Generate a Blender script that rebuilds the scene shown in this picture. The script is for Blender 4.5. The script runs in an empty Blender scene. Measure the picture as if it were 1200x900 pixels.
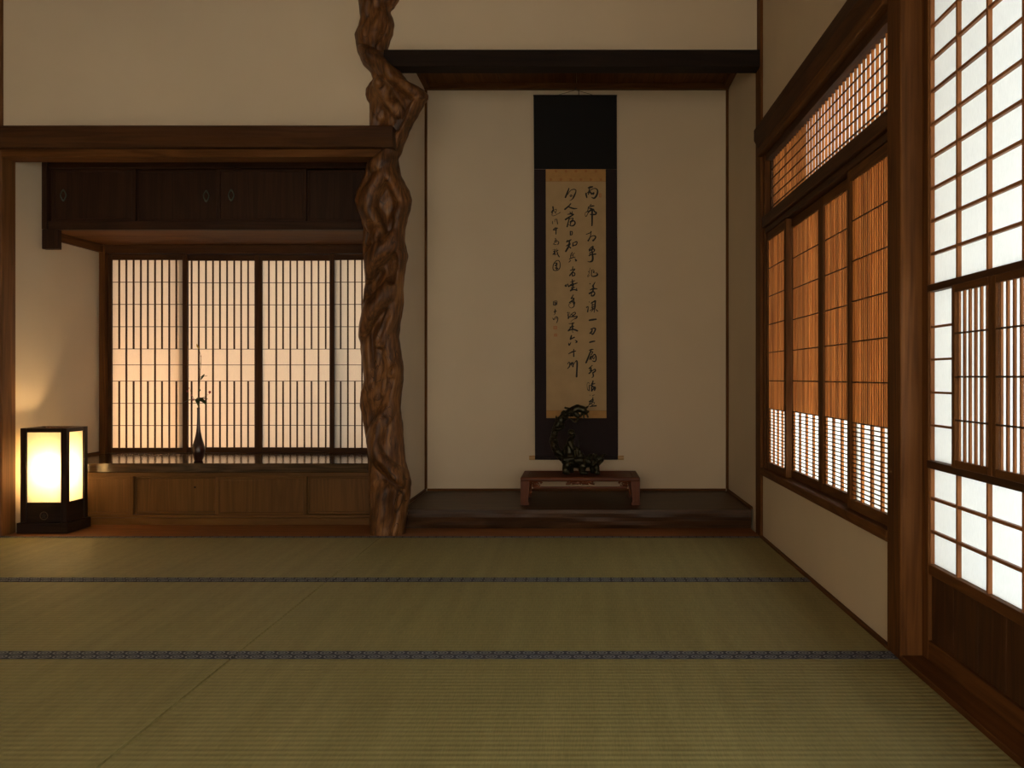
import bpy, bmesh, math, random
from mathutils import Vector, noise
R = random.Random(7)
S = bpy.context.scene
COL = S.collection

# ------------------------------------------------------------------ camera
F = 1045.0
cam = bpy.data.cameras.new('camera'); co = bpy.data.objects.new('camera', cam); COL.objects.link(co)
co.location = (0, 0, 0.80); co.rotation_euler = (math.pi / 2, 0, 0)
cam.sensor_width = 36; cam.lens = 36 * F / 1200
cam.shift_x = -77 / 1200; cam.shift_y = -8 / 1200
cam.clip_start = 0.02
S.camera = co

# ------------------------------------------------------------------ world, lights, exposure
w = bpy.data.worlds.new('world'); S.world = w; w.use_nodes = True
w.node_tree.nodes['Background'].inputs[0].default_value = (0.75, 0.85, 1.0, 1)
w.node_tree.nodes['Background'].inputs[1].default_value = 0.3
S.view_settings.view_transform = 'Standard'; S.view_settings.look = 'None'
S.view_settings.gamma = 1; S.view_settings.use_curve_mapping = False
S.view_settings.exposure = 0.95


def area(name, loc, size, power, color, target):
    l = bpy.data.lights.new(name, 'AREA'); l.shape = 'RECTANGLE'; l.size, l.size_y = size
    l.energy = power; l.color = color
    o = bpy.data.objects.new(name, l); COL.objects.link(o); o.location = loc
    o.rotation_euler = (Vector(target) - Vector(loc)).to_track_quat('-Z', 'Y').to_euler()
    return o


# daylight outside the right-hand windows (garden side), outside the alcove window; plus an added fill lamp behind the camera
area('garden_daylight_near', (1.75, -.15, 0.6), (1.5, 1.5), 118, (1.0, 0.96, 0.9), (1.0, 0.1, 0.9))
area('garden_daylight_door', (2.3, 1.7, 0.5), (1.5, 1.6), 9, (0.84, 0.93, 1.0), (1.0, 1.25, 0.8))
area('garden_daylight_window', (2.1, 3.75, 0.7), (2.0, 1.6), 44, (1.0, 0.93, 0.84), (1.0, 3.6, 0.95))
area('corridor_light', (-2.9, 6.5, 0.35), (0.9, 0.6), 14, (1.0, 0.54, 0.24), (-2.1, 5.5, 0.9))
area('corridor_daylight', (-1.3, 6.6, 1.3), (1.0, 0.9), 4.5, (1.0, 0.72, 0.46), (-1.7, 5.5, 1.0))
area('fill_behind', (-0.3, -1.35, 1.0), (2.2, 1.2), 29, (1.0, 0.87, 0.68), (-0.8, 3.0, 1.1))  # added fill to brighten the room; the wall behind it is closed

# ------------------------------------------------------------------ materials
MATS = {}


def nodes_for(name):
    m = bpy.data.materials.new(name); m.use_nodes = True
    nt = m.node_tree; b = nt.nodes['Principled BSDF']
    return m, nt, b


def N(nt, typ, **kw):
    n = nt.nodes.new(typ)
    for k, v in kw.items():
        if k.startswith('i_'):
            key = k[2:]
            n.inputs[int(key) if key.isdigit() else key.replace('_', ' ')].default_value = v
        else:
            setattr(n, k, v)
    return n


WOODS = {
    # name: dark, light, roughness, bump
    'post':    ((0.064, 0.023, 0.006), (0.150, 0.058, 0.015), 0.6, .25),
    'beam':    ((0.034, 0.012, 0.003), (0.080, 0.029, 0.0075), 0.6, .25),
    'black':   ((0.007, 0.004, 0.003), (0.018, 0.009, 0.005), 0.75, .2),
    'cabinet': ((0.018, 0.0065, 0.0025), (0.044, 0.016, 0.006), 0.6, .15),
    'honey':   ((0.095, 0.043, 0.010), (0.160, 0.074, 0.018), 0.5, .15),
    'board':   ((0.18, 0.068, 0.022), (0.29, 0.112, 0.038), 0.5, .1),
    'shelf':   ((0.018, 0.009, 0.004), (0.085, 0.046, 0.020), 0.16, .06),
    'slab':    ((0.022, 0.010, 0.005), (0.085, 0.040, 0.018), 0.45, .2),
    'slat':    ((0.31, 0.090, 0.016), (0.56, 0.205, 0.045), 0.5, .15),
    'bar':     ((0.16, 0.058, 0.020), (0.36, 0.145, 0.050), 0.5, .15),
    'rose':    ((0.058, 0.014, 0.004), (0.135, 0.034, 0.008), 0.5, .1),
    'lacquer': ((0.010, 0.005, 0.003), (0.026, 0.012, 0.007), 0.35, .05),
    'oldpost': ((0.10, 0.042, 0.013), (0.20, 0.086, 0.028), 0.5, .2),
}


def wood(kind, ax):
    key = (kind, ax)
    if key in MATS: return MATS[key]
    d, l, ro, bu = WOODS[kind]
    m, nt, b = nodes_for(kind + '_wood_' + 'xyz'[ax])
    L = nt.links.new
    tc = N(nt, 'ShaderNodeTexCoord'); oi = N(nt, 'ShaderNodeObjectInfo')
    mul = N(nt, 'ShaderNodeVectorMath', operation='MULTIPLY_ADD')
    cmb = N(nt, 'ShaderNodeCombineXYZ')
    for i, f in enumerate((7.3, 13.1, 5.7)):
        mm = N(nt, 'ShaderNodeMath', operation='MULTIPLY'); mm.inputs[1].default_value = f
        L(oi.outputs['Random'], mm.inputs[0]); L(mm.outputs[0], cmb.inputs[i])
    L(tc.outputs['Object'], mul.inputs[0]); mul.inputs[1].default_value = (1, 1, 1); L(cmb.outputs[0], mul.inputs[2])
    mp = N(nt, 'ShaderNodeMapping'); L(mul.outputs[0], mp.inputs[0])
    sc = [9.0, 9.0, 9.0]; sc[ax] = 0.7
    mp.inputs['Scale'].default_value = sc
    n1 = N(nt, 'ShaderNodeTexNoise'); n1.inputs['Scale'].default_value = 1.1; n1.inputs['Detail'].default_value = 3
    n1.inputs['Distortion'].default_value = .6
    L(mp.outputs[0], n1.inputs['Vector'])
    # contour rings of a smooth noise give the cathedral figure
    rg = N(nt, 'ShaderNodeMath', operation='MULTIPLY'); rg.inputs[1].default_value = 13 if kind != 'shelf' else 20
    L(n1.outputs[0], rg.inputs[0])
    fr = N(nt, 'ShaderNodeMath', operation='PINGPONG'); fr.inputs[1].default_value = 1.0; L(rg.outputs[0], fr.inputs[0])
    mp2 = N(nt, 'ShaderNodeMapping'); L(mul.outputs[0], mp2.inputs[0])
    s2 = [130.0] * 3; s2[ax] = 4.0; mp2.inputs['Scale'].default_value = s2
    n2 = N(nt, 'ShaderNodeTexNoise'); n2.inputs['Scale'].default_value = 1.0; n2.inputs['Detail'].default_value = 4
    L(mp2.outputs[0], n2.inputs['Vector'])
    mx = N(nt, 'ShaderNodeMath', operation='MULTIPLY_ADD'); L(fr.outputs[0], mx.inputs[0]); mx.inputs[1].default_value = .45
    h = N(nt, 'ShaderNodeMath', operation='MULTIPLY'); L(n2.outputs[0], h.inputs[0]); h.inputs[1].default_value = .75
    L(h.outputs[0], mx.inputs[2])
    cr = N(nt, 'ShaderNodeValToRGB'); cr.color_ramp.elements[0].position = .15; cr.color_ramp.elements[1].position = .85
    cr.color_ramp.elements[0].color = (*d, 1); cr.color_ramp.elements[1].color = (*l, 1)
    L(mx.outputs[0], cr.inputs[0])
    hv = N(nt, 'ShaderNodeHueSaturation')
    vr = N(nt, 'ShaderNodeMapRange'); L(oi.outputs['Random'], vr.inputs[0])
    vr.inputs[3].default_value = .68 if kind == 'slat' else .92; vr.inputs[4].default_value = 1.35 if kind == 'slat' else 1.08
    L(vr.outputs[0], hv.inputs['Value']); L(cr.outputs[0], hv.inputs['Color'])
    L(hv.outputs[0], b.inputs['Base Color'])
    b.inputs['Roughness'].default_value = ro; b.inputs['Specular IOR Level'].default_value = .5 if kind == 'shelf' else (.12 if kind == 'post' else .22)
    bp = N(nt, 'ShaderNodeBump'); bp.inputs['Strength'].default_value = bu; bp.inputs['Distance'].default_value = .002
    L(mx.outputs[0], bp.inputs['Height']); L(bp.outputs[0], b.inputs['Normal'])
    MATS[key] = m
    return m


def plain(name, col, rough=.6, metal=0, noise_amt=0, scale=40, bump=0, coat=0):
    if name in MATS: return MATS[name]
    m, nt, b = nodes_for(name); L = nt.links.new
    b.inputs['Base Color'].default_value = (*col, 1); b.inputs['Roughness'].default_value = rough; b.inputs['Metallic'].default_value = metal
    b.inputs['Coat Weight'].default_value = coat
    tc = N(nt, 'ShaderNodeTexCoord'); n1 = N(nt, 'ShaderNodeTexNoise'); n1.inputs['Scale'].default_value = scale; n1.inputs['Detail'].default_value = 5
    L(tc.outputs['Object'], n1.inputs['Vector'])
    if noise_amt:
        cr = N(nt, 'ShaderNodeValToRGB')
        cr.color_ramp.elements[0].position = .3; cr.color_ramp.elements[1].position = .7
        cr.color_ramp.elements[0].color = (*[c * (1 - noise_amt) for c in col], 1)
        cr.color_ramp.elements[1].color = (*[min(1, c * (1 + noise_amt)) for c in col], 1)
        L(n1.outputs[0], cr.inputs[0]); L(cr.outputs[0], b.inputs['Base Color'])
    if bump:
        bp = N(nt, 'ShaderNodeBump'); bp.inputs['Strength'].default_value = bump; bp.inputs['Distance'].default_value = .002
        L(n1.outputs[0], bp.inputs['Height']); L(bp.outputs[0], b.inputs['Normal'])
    MATS[name] = m
    return m


def paper(name, col, trans=.75, scale=120):
    if name in MATS: return MATS[name]
    m = bpy.data.materials.new(name); m.use_nodes = True; nt = m.node_tree; nt.nodes.clear(); L = nt.links.new
    out = N(nt, 'ShaderNodeOutputMaterial'); mix = N(nt, 'ShaderNodeMixShader'); mix.inputs[0].default_value = trans
    df = N(nt, 'ShaderNodeBsdfDiffuse'); tr = N(nt, 'ShaderNodeBsdfTranslucent')
    tc = N(nt, 'ShaderNodeTexCoord')
    mp = N(nt, 'ShaderNodeMapping'); mp.inputs['Scale'].default_value = (1, 1, .25); L(tc.outputs['Object'], mp.inputs[0])
    n1 = N(nt, 'ShaderNodeTexNoise'); n1.inputs['Scale'].default_value = scale; n1.inputs['Detail'].default_value = 6; n1.inputs['Distortion'].default_value = 2
    L(mp.outputs[0], n1.inputs['Vector'])
    cr = N(nt, 'ShaderNodeValToRGB'); cr.color_ramp.elements[0].position = .3; cr.color_ramp.elements[1].position = .7
    cr.color_ramp.elements[0].color = (*[c * .93 for c in col], 1); cr.color_ramp.elements[1].color = (*col, 1)
    L(n1.outputs[0], cr.inputs[0]); L(cr.outputs[0], df.inputs[0]); L(cr.outputs[0], tr.inputs[0])
    L(df.outputs[0], mix.inputs[1]); L(tr.outputs[0], mix.inputs[2]); L(mix.outputs[0], out.inputs[0])
    MATS[name] = m
    return m


PLASTER = plain('clay_plaster', (0.665, 0.55, 0.395), .95, 0, .025, 3, .0)
def _plaster():
    m = PLASTER; nt = m.node_tree; L = nt.links.new; b = nt.nodes['Principled BSDF']
    tc = N(nt, 'ShaderNodeTexCoord'); n = N(nt, 'ShaderNodeTexNoise'); n.inputs['Scale'].default_value = 260; n.inputs['Detail'].default_value = 4
    L(tc.outputs['Object'], n.inputs['Vector'])
    bp = N(nt, 'ShaderNodeBump'); bp.inputs['Strength'].default_value = .25; bp.inputs['Distance'].default_value = .001
    L(n.outputs[0], bp.inputs['Height']); L(bp.outputs[0], b.inputs['Normal'])
_plaster()
SHOJI = paper('shoji_paper', (0.90, 0.92, 0.90))
SHOJI_W = paper('window_shoji_paper', (0.93, 0.86, 0.74))
LAMP_PAPER = paper('lantern_paper', (0.87, 0.81, 0.67), .6)
def _lamp():
    nt = LAMP_PAPER.node_tree; out = nt.nodes['Material Output']; src = out.inputs[0].links[0].from_socket
    m2 = N(nt, 'ShaderNodeMixShader'); m2.inputs[0].default_value = .15; tp = N(nt, 'ShaderNodeBsdfTransparent')
    nt.links.new(src, m2.inputs[1]); nt.links.new(tp.outputs[0], m2.inputs[2]); nt.links.new(m2.outputs[0], out.inputs[0])
_lamp()


def tatami_mat():
    m, nt, b = nodes_for('woven_rush'); L = nt.links.new
    geo = N(nt, 'ShaderNodeNewGeometry'); sp = N(nt, 'ShaderNodeSeparateXYZ'); L(geo.outputs['Position'], sp.inputs[0])
    # ribs run along x, pitch .022 in y
    my = N(nt, 'ShaderNodeMath', operation='MULTIPLY'); my.inputs[1].default_value = 2 * math.pi / .025; L(sp.outputs[1], my.inputs[0])
    si = N(nt, 'ShaderNodeMath', operation='SINE'); L(my.outputs[0], si.inputs[0])
    ma = N(nt, 'ShaderNodeMapRange'); ma.inputs[1].default_value = -1; ma.inputs[2].default_value = 1; L(si.outputs[0], ma.inputs[0])
    # rush strands along y, weave
    mp = N(nt, 'ShaderNodeMapping'); mp.inputs['Scale'].default_value = (260, 22, 1); L(geo.outputs['Position'], mp.inputs[0])
    n1 = N(nt, 'ShaderNodeTexNoise'); n1.inputs['Scale'].default_value = 1; n1.inputs['Detail'].default_value = 3; L(mp.outputs[0], n1.inputs['Vector'])
    mp2 = N(nt, 'ShaderNodeMapping'); mp2.inputs['Scale'].default_value = (14, .8, 1); L(geo.outputs['Position'], mp2.inputs[0])
    n2 = N(nt, 'ShaderNodeTexNoise'); n2.inputs['Scale'].default_value = 1.5; n2.inputs['Detail'].default_value = 4; L(mp2.outputs[0], n2.inputs['Vector'])
    cr = N(nt, 'ShaderNodeValToRGB'); e = cr.color_ramp.elements
    e[0].position = .3; e[1].position = .72; e[0].color = (0.195, 0.172, 0.058, 1); e[1].color = (0.365, 0.318, 0.125, 1)
    a = N(nt, 'ShaderNodeMath', operation='MULTIPLY_ADD'); L(n1.outputs[0], a.inputs[0]); a.inputs[1].default_value = .45
    c = N(nt, 'ShaderNodeMath', operation='MULTIPLY_ADD'); L(n2.outputs[0], c.inputs[0]); c.inputs[1].default_value = .35
    d = N(nt, 'ShaderNodeMath', operation='MULTIPLY'); L(ma.outputs[0], d.inputs[0]); d.inputs[1].default_value = .11
    L(d.outputs[0], c.inputs[2]); L(c.outputs[0], a.inputs[2]); L(a.outputs[0], cr.inputs[0])
    L(cr.outputs[0], b.inputs['Base Color']); b.inputs['Roughness'].default_value = .62
    bp = N(nt, 'ShaderNodeBump'); bp.inputs['Strength'].default_value = .5; bp.inputs['Distance'].default_value = .002
    hh = N(nt, 'ShaderNodeMath', operation='MULTIPLY_ADD'); L(n1.outputs[0], hh.inputs[0]); hh.inputs[1].default_value = .35; L(ma.outputs[0], hh.inputs[2])
    L(hh.outputs[0], bp.inputs['Height']); L(bp.outputs[0], b.inputs['Normal'])
    return m
TATAMI = tatami_mat()


def border_mat():
    m, nt, b = nodes_for('figured_border_cloth'); L = nt.links.new
    tc = N(nt, 'ShaderNodeTexCoord'); sp = N(nt, 'ShaderNodeSeparateXYZ'); L(tc.outputs['Object'], sp.inputs[0])
    def M(op, a, bb=None):
        n = N(nt, 'ShaderNodeMath', operation=op)
        for i, v in enumerate((a, bb)):
            if v is None: continue
            if isinstance(v, (int, float)): n.inputs[i].default_value = v
            else: L(v, n.inputs[i])
        return n.outputs[0]
    u = M('MULTIPLY', sp.outputs[0], 1 / .042)
    oi = N(nt, 'ShaderNodeObjectInfo')
    u = M('ADD', u, M('MULTIPLY', M('GREATER_THAN', oi.outputs['Random'], .5), .5))
    fu = M('SUBTRACT', M('FRACT', M('ADD', u, 1000)), .5)
    fv = M('MULTIPLY', sp.outputs[1], 1 / .036)
    r = M('SQRT', M('ADD', M('MULTIPLY', fu, fu), M('MULTIPLY', fv, fv)))
    ring = M('LESS_THAN', M('ABSOLUTE', M('SUBTRACT', r, .37)), .055)
    dot = M('LESS_THAN', M('ABSOLUTE', M('SUBTRACT', r, .14)), .05)
    fac = M('MAXIMUM', ring, dot)
    mix = N(nt, 'ShaderNodeMix', data_type='RGBA'); L(fac, mix.inputs[0])
    mix.inputs[6].default_value = (0.024, 0.029, 0.048, 1); mix.inputs[7].default_value = (0.22, 0.235, 0.26, 1)
    L(mix.outputs[2], b.inputs['Base Color']); b.inputs['Roughness'].default_value = .8
    return m
BORDER = border_mat()

# ------------------------------------------------------------------ helpers
BOXES = {}


def box_mesh(dx, dy, dz, mat, bev):
    key = (round(dx, 4), round(dy, 4), round(dz, 4), mat.name, bev)
    if key in BOXES: return BOXES[key]
    bm = bmesh.new(); bmesh.ops.create_cube(bm, size=1)
    for v in bm.verts: v.co = Vector((v.co.x * dx, v.co.y * dy, v.co.z * dz))
    if bev: bmesh.ops.bevel(bm, geom=bm.edges[:], offset=min(bev, min(dx, dy, dz) * .3), segments=1, affect='EDGES')
    me = bpy.data.meshes.new('box'); bm.to_mesh(me); bm.free(); me.materials.append(mat)
    BOXES[key] = me
    return me


def wpos(o):
    p = Vector(o.location)
    while o.parent: o = o.parent; p += Vector(o.location)
    return p


def attach(o, parent):
    if parent is not None:
        o.parent = parent; o.location = Vector(o.location) - wpos(parent)


def box(name, x0, x1, y0, y1, z0, z1, kind, parent=None, bev=.0015, ax=None):
    d = (x1 - x0, y1 - y0, z1 - z0)
    if ax is None: ax = max(range(3), key=lambda i: d[i])
    mat = wood(kind, ax) if isinstance(kind, str) else kind
    o = bpy.data.objects.new(name, box_mesh(*d, mat, bev)); COL.objects.link(o)
    o.location = ((x0 + x1) / 2, (y0 + y1) / 2, (z0 + z1) / 2)
    attach(o, parent)
    return o


def mesh_obj(name, bm, mat, parent=None, smooth=False, origin=None):
    me = bpy.data.meshes.new(name)
    if origin is not None:
        for v in bm.verts: v.co -= Vector(origin)
    bm.normal_update(); bm.to_mesh(me); bm.free()
    for m in (mat if isinstance(mat, (list, tuple)) else [mat]): me.materials.append(m)
    if smooth: me.polygons.foreach_set('use_smooth', [True] * len(me.polygons))
    o = bpy.data.objects.new(name, me); COL.objects.link(o)
    if origin is not None: o.location = origin
    attach(o, parent)
    return o


def boxes_obj(name, lst, kind, parent=None, bev=.0015):
    """several boxes as ONE mesh (one plastered wall, one frame)"""
    bm = bmesh.new()
    for (x0, x1, y0, y1, z0, z1) in lst:
        r = bmesh.ops.create_cube(bm, size=1)
        for v in r['verts']:
            v.co = Vector(((x0 + x1) / 2 + v.co.x * (x1 - x0), (y0 + y1) / 2 + v.co.y * (y1 - y0), (z0 + z1) / 2 + v.co.z * (z1 - z0)))
    if bev: bmesh.ops.bevel(bm, geom=bm.edges[:], offset=bev, segments=1, affect='EDGES')
    mat = kind if not isinstance(kind, str) else wood(kind, 0)
    return mesh_obj(name, bm, mat, parent)


def thing(name, loc, label, cat, group=None):
    o = bpy.data.objects.new(name, None); COL.objects.link(o); o.location = loc; o.empty_display_size = .05
    o['label'] = label; o['category'] = cat
    if group: o['group'] = group
    return o


def tag(o, label=None, cat=None, group=None, kind=None):
    for k, v in (('label', label), ('category', cat), ('group', group), ('kind', kind)):
        if v: o[k] = v
    return o


def struct(o, label=None):
    o['kind'] = 'structure'
    if label: o['label'] = label
    return o


def sempty(name, loc, label=None):
    o = bpy.data.objects.new(name, None); COL.objects.link(o); o.location = loc; o.empty_display_size = .05
    return struct(o, label)


def prism_x(name, prof, x0, x1, mat, parent=None):
    """prof: (y,z) outline extruded along x"""
    bm = bmesh.new(); c = ((x0 + x1) / 2, sum(p[0] for p in prof) / len(prof), sum(p[1] for p in prof) / len(prof))
    a = [bm.verts.new((x0, *p)) for p in prof]; b = [bm.verts.new((x1, *p)) for p in prof]
    bm.faces.new(a); bm.faces.new(b[::-1])
    for i in range(len(prof)):
        j = (i + 1) % len(prof); bm.faces.new((a[j], a[i], b[i], b[j]))
    bmesh.ops.recalc_face_normals(bm, faces=bm.faces[:])
    return mesh_obj(name, bm, mat, parent, origin=c)


def prism_y(name, prof, y0, y1, mat, parent=None):
    """prof: (x,z) outline extruded along y"""
    bm = bmesh.new(); c = (sum(p[0] for p in prof) / len(prof), (y0 + y1) / 2, sum(p[1] for p in prof) / len(prof))
    a = [bm.verts.new((p[0], y0, p[1])) for p in prof]; b = [bm.verts.new((p[0], y1, p[1])) for p in prof]
    bm.faces.new(a); bm.faces.new(b[::-1])
    for i in range(len(prof)):
        j = (i + 1) % len(prof); bm.faces.new((a[j], a[i], b[i], b[j]))
    bmesh.ops.recalc_face_normals(bm, faces=bm.faces[:])
    return mesh_obj(name, bm, mat, parent, origin=c)


def tube(bm, pts, rads, n=8, cap=True):
    pts = [Vector(p) for p in pts]
    if isinstance(rads, (int, float)): rads = [rads] * len(pts)
    rings = []; up = None
    for i, p in enumerate(pts):
        t = (pts[min(i + 1, len(pts) - 1)] - pts[max(i - 1, 0)]).normalized()
        if up is None: up = t.orthogonal().normalized()
        up = (up - t * up.dot(t))
        up = up.normalized() if up.length > 1e-6 else t.orthogonal().normalized()
        s = t.cross(up)
        rings.append([bm.verts.new(p + (up * math.cos(a) + s * math.sin(a)) * rads[i]) for a in [2 * math.pi * k / n for k in range(n)]])
    for i in range(len(rings) - 1):
        for k in range(n):
            bm.faces.new((rings[i][k], rings[i][(k + 1) % n], rings[i + 1][(k + 1) % n], rings[i + 1][k]))
    if cap:
        bm.faces.new(rings[0][::-1]); bm.faces.new(rings[-1])


def smooth_path(pts, k=5):
    """Catmull-Rom through tuples of any dimension"""
    if len(pts) < 3:
        out = []
        for i in range(len(pts) - 1):
            out += [tuple(a + (b - a) * j / k for a, b in zip(pts[i], pts[i + 1])) for j in range(k)]
        return out + [tuple(pts[-1])]
    P = [pts[0]] + list(pts) + [pts[-1]]; out = []
    for i in range(1, len(P) - 2):
        for j in range(k):
            t = j / k
            out.append(tuple(.5 * (2 * b + (c - a) * t + (2 * a - 5 * b + 4 * c - d) * t * t + (-a + 3 * b - 3 * c + d) * t ** 3)
                             for a, b, c, d in zip(P[i - 1], P[i], P[i + 1], P[i + 2])))
    return out + [tuple(pts[-1])]


def lathe(bm, prof, n=32, c=(0, 0)):
    rings = [[bm.verts.new((c[0] + r * math.cos(2 * math.pi * k / n), c[1] + r * math.sin(2 * math.pi * k / n), z)) for k in range(n)] for r, z in prof]
    for i in range(len(rings) - 1):
        for k in range(n): bm.faces.new((rings[i][k], rings[i][(k + 1) % n], rings[i + 1][(k + 1) % n], rings[i + 1][k]))
    bm.faces.new(rings[0][::-1]); bm.faces.new(rings[-1])


def X(px, y): return (px - 677) * y / F
def Z(py, y): return .8 - (py - 442) * y / F


# ================================================================== STRUCTURE
CEIL = 2.95
TY = 4.48        # back edge of the mats
BW = 5.48        # back wall of both recesses
# plaster walls
struct(boxes_obj('wall_back', [(-3.0, -.94, 4.56, 4.60, 1.945, CEIL), (-.94, .93, 4.56, 4.60, 2.44, CEIL), (-.94, 1.1, BW, BW + .1, 0, CEIL), (-.99, -.939, 4.60, BW, 0, CEIL),
                               (-3.0, -.94, BW, BW + .1, 1.60, CEIL), (-3.0, -.94, BW, BW + .1, 0, .30)], PLASTER, bev=0), 'beige plaster back wall with two recesses')
struct(boxes_obj('wall_left', [(-3.05, -2.90, 4.59, BW + .1, 0, CEIL), (-3.05, -2.935, -1.6, 4.48, 0, CEIL)], PLASTER, bev=0), 'beige plaster left side wall')
struct(boxes_obj('wall_right', [(.925, 1.03, 4.59, BW, -.12, CEIL), (.93, 1.03, 2.60, 4.475, -.12, .312), (.93, 1.03, -1.6, 4.475, 2.0, CEIL),
                                (.93, 1.03, -1.6, -.35, -.12, 2.0), (1.03, 2.6, 2.54, 2.62, -.12, CEIL)], PLASTER, bev=0), 'beige plaster right wall above and below the windows, with an added light-blocking wing outside')  # last box: unseen outdoor wing wall, added to block light between window and door
struct(boxes_obj('wall_front', [(-3.05, 1.03, -1.75, -1.6, 0, CEIL)], PLASTER, bev=0))
struct(boxes_obj('ceiling', [(-3.05, 1.03, -1.75, BW + .1, CEIL, CEIL + .05)], 'post', bev=0), 'wooden ceiling')
fl = struct(boxes_obj('floor', [(-3.05, 1.1, -1.75, BW + .1, -.12, -.052), (-2.93, .912, -1.6, 1.612, -.052, 0)], TATAMI, bev=0), 'floor under and before the tatami mats')

# ceiling of the scroll alcove, three boards and an edge moulding
tc_ = sempty('trim_1', (0, 5.0, 2.57), 'board ceiling of the scroll alcove')
for i in range(4):
    x0 = -.935 + i * .4645
    box('board', x0, x0 + .4615, 4.60, BW, 2.598, 2.616, 'post', tc_, ax=1)
box('moulding', -.939, .925, BW - .035, BW, 2.562, 2.598, 'post', tc_)
box('moulding', -.939, -.905, 4.60, BW - .036, 2.565, 2.598, 'post', tc_)
box('moulding', .891, .925, 4.60, BW - .036, 2.565, 2.598, 'post', tc_)
# the plaster left of the trunk comes forward to the face of the left post
for v in bpy.data.objects['wall_back'].data.vertices:
    if v.co.x < -2.95 and v.co.y < 4.57 and v.co.z > 1.9: v.co.y = 4.487
# thin corner strips and skirting of the scroll alcove
a2 = sempty('trim_2', (0, 5.4, .1), 'thin brown corner strips and skirting of the scroll alcove')
box('corner_strip', -.939, -.924, BW - .014, BW, .115, 2.562, 'post', a2)
box('corner_strip', .910, .925, BW - .014, BW, .115, 2.562, 'post', a2)
box('skirting', -.924, .910, BW - .012, BW, .102, .116, 'post', a2)
box('skirting', -.939, -.927, 4.71, BW - .015, .102, .116, 'post', a2)
box('skirting', .913, .925, 4.71, BW - .015, .102, .116, 'post', a2)

# dark lintel over the scroll alcove
struct(box('trim_3', -.975, .918, 4.48, 4.585, 2.362, 2.446, 'black', bev=.002), 'nearly black lintel beam over the scroll alcove')
# corner post right
struct(box('trim_4', .9165, .935, 4.475, 4.595, -.052, CEIL, 'post', bev=.002), 'slender brown corner post right of the scroll alcove')
# left post
struct(box('trim_5', -3.02, -2.892, 4.48, 4.59, 0, CEIL, 'oldpost', bev=.003), 'brown post at the left edge beside the lantern')
# nageshi left + head rail
prism_n = [(4.40, 1.985), (4.40, 2.036), (4.405, 2.043), (4.562, 2.043), (4.562, 1.943), (4.425, 1.943)]
n1 = struct(prism_x('trim_6', prism_n, -3.0, -.915, wood('beam', 0)), 'long brown rail along the left wall ending at the twisted trunk')
struct(box('trim_7', -2.892, -.985, 4.47, 4.585, 1.904, 1.943, 'post', bev=.002), 'head rail over the window recess under the long rail')
# board strip on the floor before the recesses
struct(box('trim_8', -2.90, .9165, 4.482, 5.0, -.052, 0, 'board', bev=.001), 'orange brown floor board along the back recesses')

# ================================================================== TATAMI
rows = [(3.522, 4.48), (2.567, 3.522), (1.612, 2.567)]
rown = ['farthest row against the back recesses', 'middle row', 'nearest row']
rowl = [['long woven straw mat in the farthest row, left of the trunk, before the lantern', 'long woven straw mat in the farthest row, before the scroll alcove'],
        ['straw mat in the middle row, on the left, between the two full dark border seams', 'straw mat in the middle row, on the right, reaching the plaster under the slatted window'],
        ['nearest straw mat on the left, cut by the bottom left corner of the photo', 'nearest straw mat on the right, beside the tall paper door']]
bwid = .036
for r, (y0, y1) in enumerate(rows):
    for c, (x0, x1) in enumerate(((-2.90, -.9875), (-.9845, .912))):
        t = thing('tatami_mat', ((x0 + x1) / 2, (y0 + y1) / 2, -.052), rowl[r][c], 'tatami mat', 'tatami mats on the floor')
        box('mat', x0, x1, y0 + .002, y1 - .002, -.052, -.0005, TATAMI, t, bev=.002)
        box('border', x0, x1, y0 + .001, y0 + bwid, -.051, .0012, BORDER, t, bev=.0006)
        box('border', x0, x1, y1 - bwid, y1 - .001, -.051, .0012, BORDER, t, bev=.0006)

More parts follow.
